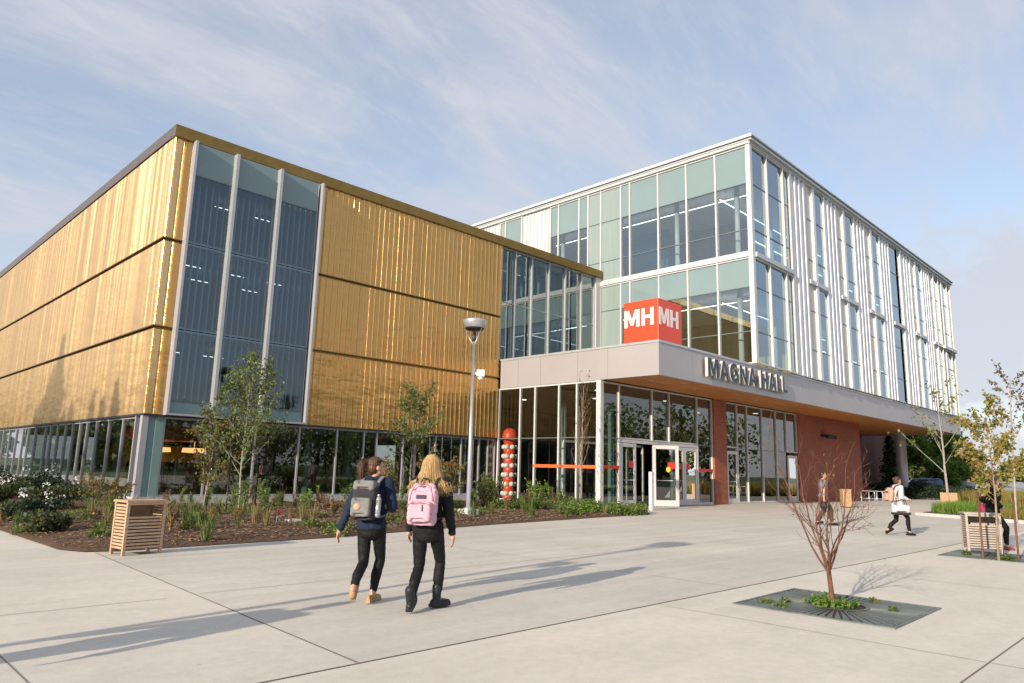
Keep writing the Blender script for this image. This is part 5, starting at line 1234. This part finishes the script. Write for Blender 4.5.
M['hair_brown'] = pm('hair_brown', (.055, .03, .018), .5, var=.4, vs=30, bump=.5, bs=60, stretch=(1, 1, .15)); M['hair_red'] = pm('hair_auburn', (.075, .03, .015), .45, var=.45, vs=30, bump=.6, bs=60, stretch=(1, 1, .15))
M['hair_blonde'] = pm('hair_blonde', (.56, .38, .17), .45, col2=(.36, .22, .08), vs=34, bump=.7, bs=60, stretch=(1, 1, .12)); M['hair_black'] = pm('hair_black', (.015, .012, .01), .5)
M['navy'] = cloth('navy_fleece', (.012, .022, .05)); M['blackcloth'] = cloth('black_cloth', (.010, .010, .011)); M['legging'] = cloth('black_legging', (.006, .006, .007), rough=.7, bump=.25)
M['tan'] = cloth('tan_suede', (.40, .26, .14)); M['boot'] = cloth('black_leather', (.022, .026, .03), rough=.45, bump=.2)
M['greybag'] = cloth('grey_bag_cloth', (.20, .20, .195), .15); M['darkbag'] = cloth('dark_bag_cloth', (.035, .035, .038)); M['pink'] = cloth('pink_bag_cloth', (.60, .36, .44), .06, bump=.25, bs=9); M['paleknit'] = cloth('pale_knit', (.62, .58, .60), .06)
M['peach'] = cloth('peach_bag_cloth', (.60, .34, .25), .1); M['greyshirt'] = pm('patterned_shirt', (.26, .25, .28), .85, col2=(.12, .11, .13), vs=30); M['browncloth'] = cloth('brown_camo', (.09, .055, .04), .5); M['scarf'] = pm('orange_scarf', (.65, .22, .05), .8, col2=(.5, .03, .02), vs=25)

# woman in navy with grey backpack
A, ia = person('woman in navy hoodie and black leggings walking away, dark ponytail, head turned right', (4.83, 7.03, 0), 33, 1.61,
    dict(hipz=.845, lean=.03, width=1.04, feet=[(-.03, -.36, .19, -62, 8), (.04, .04, .075, 0, -6)], hands=[(-.34, -.13, .80), (.17, .20, 1.03)], poles=[(-.5, -1, -.1), (.5, -1, -.4)], headyaw=-52),
    dict(legs=M['legging'], top=M['navy'], shoes=M['tan'], hair='pony', hairmat=M['hair_red'], hood=True, topfit=.035, shoename='slipper'))
def backpack(T, info, name, label, mats, size, zc, style):
    k = info['k']; B = thing(name, tuple(w2l(T, (0, -.25 * k, (zc - .23) * k))), label, 'backpack', None, T.rotation_euler[2]); O = Vector((0, -.25, zc - .23))
    def loc(g): g.v = [tuple((Vector(v) - O) * k) for v in g.v]; return g
    W, D, Hh = size; yb = -.15 - D / 2
    Mt = Matrix.Translation((0, yb, zc)) @ Matrix.Rotation(R(-7), 4, 'X')
    g = MB(); rbox(g, (0, 0, -.03), (W, D, Hh - .06), .05, Mt); rbox(g, (0, .015, Hh / 2 - .09), (W * .84, D * .8, .17), .06, Mt); remesh(loc(g), 'bag_body', mats[0], B, .007, 4, .007)
    g = MB(); rbox(g, (0, -D / 2 - .025, -Hh * .2), (W * .82, .09, Hh * .46), .035, Mt); remesh(loc(g), 'front_pocket', mats[1], B, .006, 3, .006)
    if style == 'roll':
        g = MB(); rbox(g, (0, -D * .30, Hh * .33), (W * .92, D * .85, Hh * .26), .04, Mt); remesh(loc(g), 'top_flap', mats[1], B, .006, 3)
        g = MB(); b = len(g.v); g.lathe((0, 0, 0), [(.042, 0), (.042, .006), (0, .006)], 16)
        for i in range(len(g.v)): g.v[i] = tuple(Mt @ (Matrix.Rotation(R(90), 4, 'X') @ Vector(g.v[i]) + Vector((-.03, -D / 2 - .071, -Hh * .2))))
        loc(g).build('round_patch', pm('patch_tan', (.5, .32, .22), .8), B, world=False)
        g = MB(); p = [Mt @ Vector(v) for v in ((W / 2 + .02, -.01, -Hh * .35), (W / 2 + .02, -.01, .0))]; capsule(g, p[0], .035, p[1], .033); capsule(g, p[1], .02, p[1] + Vector((0, 0, .05)), .018); loc(g).build('water_bottle', M['steel'], B, world=False)
    else:
        g = MB(); b = len(g.v); g.box(-.055, .055, -.006, .006, -.02, .02)
        for i in range(len(g.v)): g.v[i] = tuple(Mt @ (Vector(g.v[i]) + Vector((-.0, -D / 2 - .006, Hh * .14))))
        loc(g).build('name_label', pm('label_navy', (.03, .03, .07), .7), B, world=False)
        g = MB(); p = [Mt @ Vector(v) for v in ((.04, -D / 2 - .075, -.02), (.045, -D / 2 - .08, -.09))]; g.tube(p, [.004, .006], 6); loc(g).build('zip_pull', M['black'], B, world=False)
        g = MB(); g.tube([Mt @ Vector((W * .40 * math.cos(R(t)), -D / 2 - .003, .02 + Hh * .42 * math.sin(R(t)))) for t in range(0, 181, 15)], .004, 5); loc(g).build('zip', pm('zip_mauve', (.35, .2, .26), .6), B, world=False)
        g = MB(); g.tube([Mt @ Vector((W * .40 * math.cos(R(t)), -D / 2 - .074, -Hh * .10 + .05 * math.sin(R(t)))) for t in range(0, 181, 15)], .004, 5); loc(g).build('zip', pm('zip_mauve', (.35, .2, .26), .6), B, world=False)
    g = MB(); g.tube([Mt @ Vector((-.05, D * .2, Hh / 2 - .01)), Mt @ Vector((-.03, D * .2, Hh / 2 + .04)), Mt @ Vector((.03, D * .2, Hh / 2 + .04)), Mt @ Vector((.05, D * .2, Hh / 2 - .01))], .009, 6); loc(g).build('haul_loop', mats[2], B, world=False)
    for s in (-1, 1):
        g = MB(); zs = info['sh'][0].z; path = [(s * .085, -.15, zs - .06), (s * .105, -.10, zs + .035), (s * .115, -.02, zs + .078), (s * .118, .07, zs + .05), (s * .12, .135, zs - .04), (s * .125, .15, zs - .16), (s * .15, .1, zs - .30), (s * .155, -.02, zs - .36), (s * .12, -.15, zs - .38)]
        for a, b in zip(path, path[1:]): g.bar(a, b, .045, .016)
        loc(g).build('strap', mats[3], B, world=False)
    return B
backpack(A, ia, 'grey_backpack', 'grey flap topped backpack with round tan patch, worn by the woman in navy', [M['darkbag'], M['greybag'], M['black'], M['greybag']], (.29, .16, .46), 1.16, 'roll')
# woman in black with pink backpack
Bp, ib = person('woman in black hoodie, leggings and ankle boots walking away, long blonde hair', (5.05, 6.28, 0), 34, 1.64,
    dict(hipz=.85, lean=.03, width=1.0, feet=[(-.09, -.21, .125, -22, 6), (.09, .17, .09, 0, -34)], hands=[(-.25, .1, .82), (.27, .03, .80)], headyaw=4),
    dict(legs=M['legging'], top=M['blackcloth'], shoes=M['boot'], shoekind='boot', hair='long', hairmat=M['hair_blonde'], hood=True, topfit=.036, shoename='ankle_boot'))
g = MB(); k = ib['k']; nk = ib['nk'] * k
capsule(g, nk + Vector((.0, -.075, .0)), .05, nk + Vector((.06, -.07, .02)), .045); remesh(g, 'scarf', M['scarf'], Bp, .007, 2)
backpack(Bp, ib, 'pink_backpack', 'pale pink school backpack with small dark label, worn by the blonde woman', [M['pink'], M['pink'], M['black'], M['black']], (.32, .15, .46), 1.13, 'day')
# man in grey shirt
Mn, im = person('man in patterned grey t-shirt and brown trousers walking right before the brick wall', (24.2, 9.6, 0), -50, 1.72,
    dict(hipz=.85, width=1.12, feet=[(-.08, -.16, .09, -15, 4), (.08, .22, .08, 0, -4)], hands=[(-.24, .12, .80), (.27, -.05, .80)], headyaw=-18),
    dict(legs=M['browncloth'], legfit=.022, top=M['greyshirt'], topname='t_shirt', sleeve=0, shoes=M['blackcloth'], hair='short', hairmat=M['hair_black'], skin=M['skin2']), vox=.011)
q = w2l(Mn, im['wr'][1] * im['k']); T = thing('helmet', (q.x, q.y, q.z - .2), 'dark round helmet hanging from the hand of the man in grey', 'helmet')
g = MB(); g.sphere((0, 0, 0), (.14, .14, .12), 16, 10); g.build('shell', M['black'], T, world=False); g = MB(); g.tube([(0, -.08, .08), (0, 0, .17), (0, .08, .08)], .008, 6); g.build('strap', M['dark_metal'], T, world=False)
# woman in white
Wn, iw = person('woman in white sweater and black leggings walking right, dark hair tied up', (22.15, 6.72, 0), -42, 1.62,
    dict(hipz=.83, width=1.0, feet=[(-.07, -.30, .13, -30, 0), (.07, .26, .08, 5, 0)], hands=[(-.2, .2, 1.0), (.2, .2, 1.0)], headyaw=5),
    dict(legs=M['legging'], top=M['paleknit'], topname='sweater', topfit=.045, hood=True, shoes=M['blackcloth'], hair='bun', hairmat=M['hair_brown']), vox=.011)
backpack(Wn, iw, 'peach_backpack', 'peach backpack on the back of the woman in white', [M['peach'], M['peach'], M['black'], M['black']], (.28, .14, .40), 1.13, 'day')
q = w2l(Wn, (.24, -.06, .70)); T = thing('duffel_bag', tuple(q), 'white duffel bag with dark base hanging at the hip of the woman in white', 'bag', None, R(-42 - 90))
g = MB(); rbox(g, (0, 0, .02), (.17, .50, .24), .07); remesh(g, 'bag_body', M['paleknit'], T, .012, 3); g = MB(); rbox(g, (0, 0, -.10), (.18, .50, .08), .03); remesh(g, 'base', M['darkbag'], T, .012, 2)
for s in (-1, 1): g = MB(); g.tube([(s * .05, -.16, .12), (s * .04, -.12, .26), (-.02, -.04, .52), (-.02, .04, .52), (s * .04, .12, .26), (s * .05, .16, .12)], .010, 6); g.build('strap', M['darkbag'], T, world=False)
# woman in black beyond the slatted bin
Dn, idn = person('person in black jacket and leggings walking behind the greyed slatted bin', (19.75, 4.0, .0), -48, 1.68,
    dict(hipz=.82, feet=[(-.07, -.34, .15, -35, 0), (.07, .22, .08, 5, 0)], hands=[(-.2, .22, 1.0), (.2, .1, .95)], headyaw=0, lean=.1),
    dict(legs=M['legging'], top=M['blackcloth'], topname='jacket', topfit=.05, hood=True, shoes=pm('red_trainer', (.22, .05, .045), .6), hair='bun', hairmat=M['hair_brown'], shoename='trainer'), vox=.011)
q = w2l(Dn, (0, -.22, .92)); T = thing('shoulder_bag', tuple(q), 'bright pink shoulder bag at the hip of the person in black', 'bag', None, R(-48 - 90)); g = MB(); rbox(g, (0, 0, 0), (.2, .09, .2), .03); remesh(g, 'bag_body', pm('magenta', (.3, .03, .09), .7), T, .012, 2)
g = MB(); g.tube([(-.1, 0, .1), (-.05, .08, .45), (.05, .1, .45), (.1, 0, .1)], .01, 5); g.build('strap', M['black'], T, world=False)
# passer-by outside the left edge, seen only as a shadow
person('passer-by in dark clothes left of the view, throwing the long shadow at lower left', (-.75, 6.42, 0), 20, 1.75,
    dict(hipz=.86, width=1.15, feet=[(-.08, -.2, .09, -15, 0), (.08, .22, .08, 0, 0)], hands=[(-.34, .1, .85), (.34, -.05, .8)], headyaw=0),
    dict(legs=M['legging'], top=M['blackcloth'], topname='jacket', topfit=.06, hood=True, shoes=M['boot'], hair='short', hairmat=M['hair_black']), vox=.014)

# ------------------------------------------------------------------ camera, sky, sun
F, yaw, pit, rol = 711.6, .786317, .178733, .0265355
f = Vector((math.cos(yaw) * math.cos(pit), math.sin(yaw) * math.cos(pit), math.sin(pit)))
r = Vector((math.sin(yaw), -math.cos(yaw), 0)); u = r.cross(f)
r2 = r * math.cos(rol) + u * math.sin(rol); u2 = -r * math.sin(rol) + u * math.cos(rol)
cam = bpy.data.cameras.new('camera'); co = bpy.data.objects.new('camera', cam); COL.objects.link(co)
co.matrix_world = Matrix(((r2.x, u2.x, -f.x, 0), (r2.y, u2.y, -f.y, 0), (r2.z, u2.z, -f.z, 1.5), (0, 0, 0, 1)))
cam.sensor_width = 36; cam.lens = F / 1024 * 36; cam.clip_end = 4000; cam.clip_start = .05
SC.camera = co
SUN_AZ, SUN_EL = 180 + 7.6, 17.8      # degrees, from +X counter-clockwise
sd = Vector((math.cos(R(SUN_AZ)) * math.cos(R(SUN_EL)), math.sin(R(SUN_AZ)) * math.cos(R(SUN_EL)), math.sin(R(SUN_EL))))
sl = bpy.data.lights.new('sun', 'SUN'); sl.energy = 3.3; sl.angle = R(.5); sl.color = (1, .86, .69)
so = bpy.data.objects.new('sun', sl); COL.objects.link(so); so.rotation_euler = (-sd).to_track_quat('-Z', 'Y').to_euler(); so.location = (-20, -5, 30)
W = bpy.data.worlds.new('World'); SC.world = W; W.use_nodes = True; t = W.node_tree
bg = t.nodes['Background']; bg.inputs['Strength'].default_value = .12
sky = t.nodes.new('ShaderNodeTexSky'); sky.sky_type = 'NISHITA'; sky.sun_disc = False
sky.sun_elevation = R(SUN_EL); sky.sun_rotation = R(90 - SUN_AZ); sky.air_density = 1.0; sky.dust_density = .4; sky.ozone_density = 1.3
tc = t.nodes.new('ShaderNodeTexCoord'); sx = t.nodes.new('ShaderNodeSeparateXYZ'); t.links.new(tc.outputs['Generated'], sx.inputs[0])
def math_(op, a, b=None, c=None):
    n = t.nodes.new('ShaderNodeMath'); n.operation = op
    for i, v in enumerate((a, b, c)):
        if v is None: continue
        if isinstance(v, (int, float)): n.inputs[i].default_value = v
        else: t.links.new(v, n.inputs[i])
    return n.outputs[0]
zz = math_('ADD', math_('MAXIMUM', sx.outputs[2], 0.0), .22)
cx = math_('DIVIDE', sx.outputs[0], zz); cy = math_('DIVIDE', sx.outputs[1], zz)
cb = t.nodes.new('ShaderNodeCombineXYZ'); t.links.new(cx, cb.inputs[0]); t.links.new(cy, cb.inputs[1])
def cloud(scale, rot, st, det, rough, dist, lo, hi):
    mp = t.nodes.new('ShaderNodeMapping'); mp.inputs['Rotation'].default_value = (0, 0, R(rot)); mp.inputs['Scale'].default_value = st; t.links.new(cb.outputs[0], mp.inputs[0])
    n = t.nodes.new('ShaderNodeTexNoise'); n.inputs['Scale'].default_value = scale; n.inputs['Detail'].default_value = det; n.inputs['Roughness'].default_value = rough; n.inputs['Distortion'].default_value = dist
    t.links.new(mp.outputs[0], n.inputs['Vector'])
    mr = t.nodes.new('ShaderNodeMapRange'); mr.inputs[1].default_value = lo; mr.inputs[2].default_value = hi; mr.interpolation_type = 'SMOOTHSTEP'; t.links.new(n.outputs['Fac'], mr.inputs[0]); return mr.outputs[0]
c1 = cloud(1.3, -25, (1, 2.2, 1), 9, .62, .5, .36, .72)
c2 = cloud(.5, 20, (1, 1.4, 1), 4, .5, .2, .30, .70)
c3 = cloud(5, -30, (1, 3.2, 1), 8, .68, .8, .42, .75)
m1 = math_('MULTIPLY', c1, math_('MULTIPLY_ADD', c2, .75, .25))
m2 = math_('MULTIPLY_ADD', c3, .22, m1)
hz = math_('MULTIPLY', math_('SUBTRACT', 1.0, math_('MINIMUM', math_('MULTIPLY', math_('MAXIMUM', sx.outputs[2], 0.0), 3.0), 1.0)), .45)
m3 = math_('MINIMUM', math_('ADD', math_('MULTIPLY_ADD', m2, .78, math_('MULTIPLY_ADD', c2, .20, .33)), hz), .93)
mx = t.nodes.new('ShaderNodeMix'); mx.data_type = 'RGBA'
t.links.new(m3, mx.inputs[0]); t.links.new(sky.outputs[0], mx.inputs[6]); mx.inputs[7].default_value = (3.05, 3.12, 3.45, 1)
t.links.new(mx.outputs[2], bg.inputs[0])
SC.view_settings.view_transform = 'Standard'; SC.view_settings.look = 'None'; SC.view_settings.exposure = 0.85; SC.view_settings.gamma = 1
SC.cycles.use_denoising = True; SC.cycles.max_bounces = 8; SC.cycles.transparent_max_bounces = 14; SC.cycles.glossy_bounces = 4; SC.cycles.diffuse_bounces = 3
SC.cycles.caustics_reflective = False; SC.cycles.caustics_refractive = False; SC.cycles.sample_clamp_indirect = 6
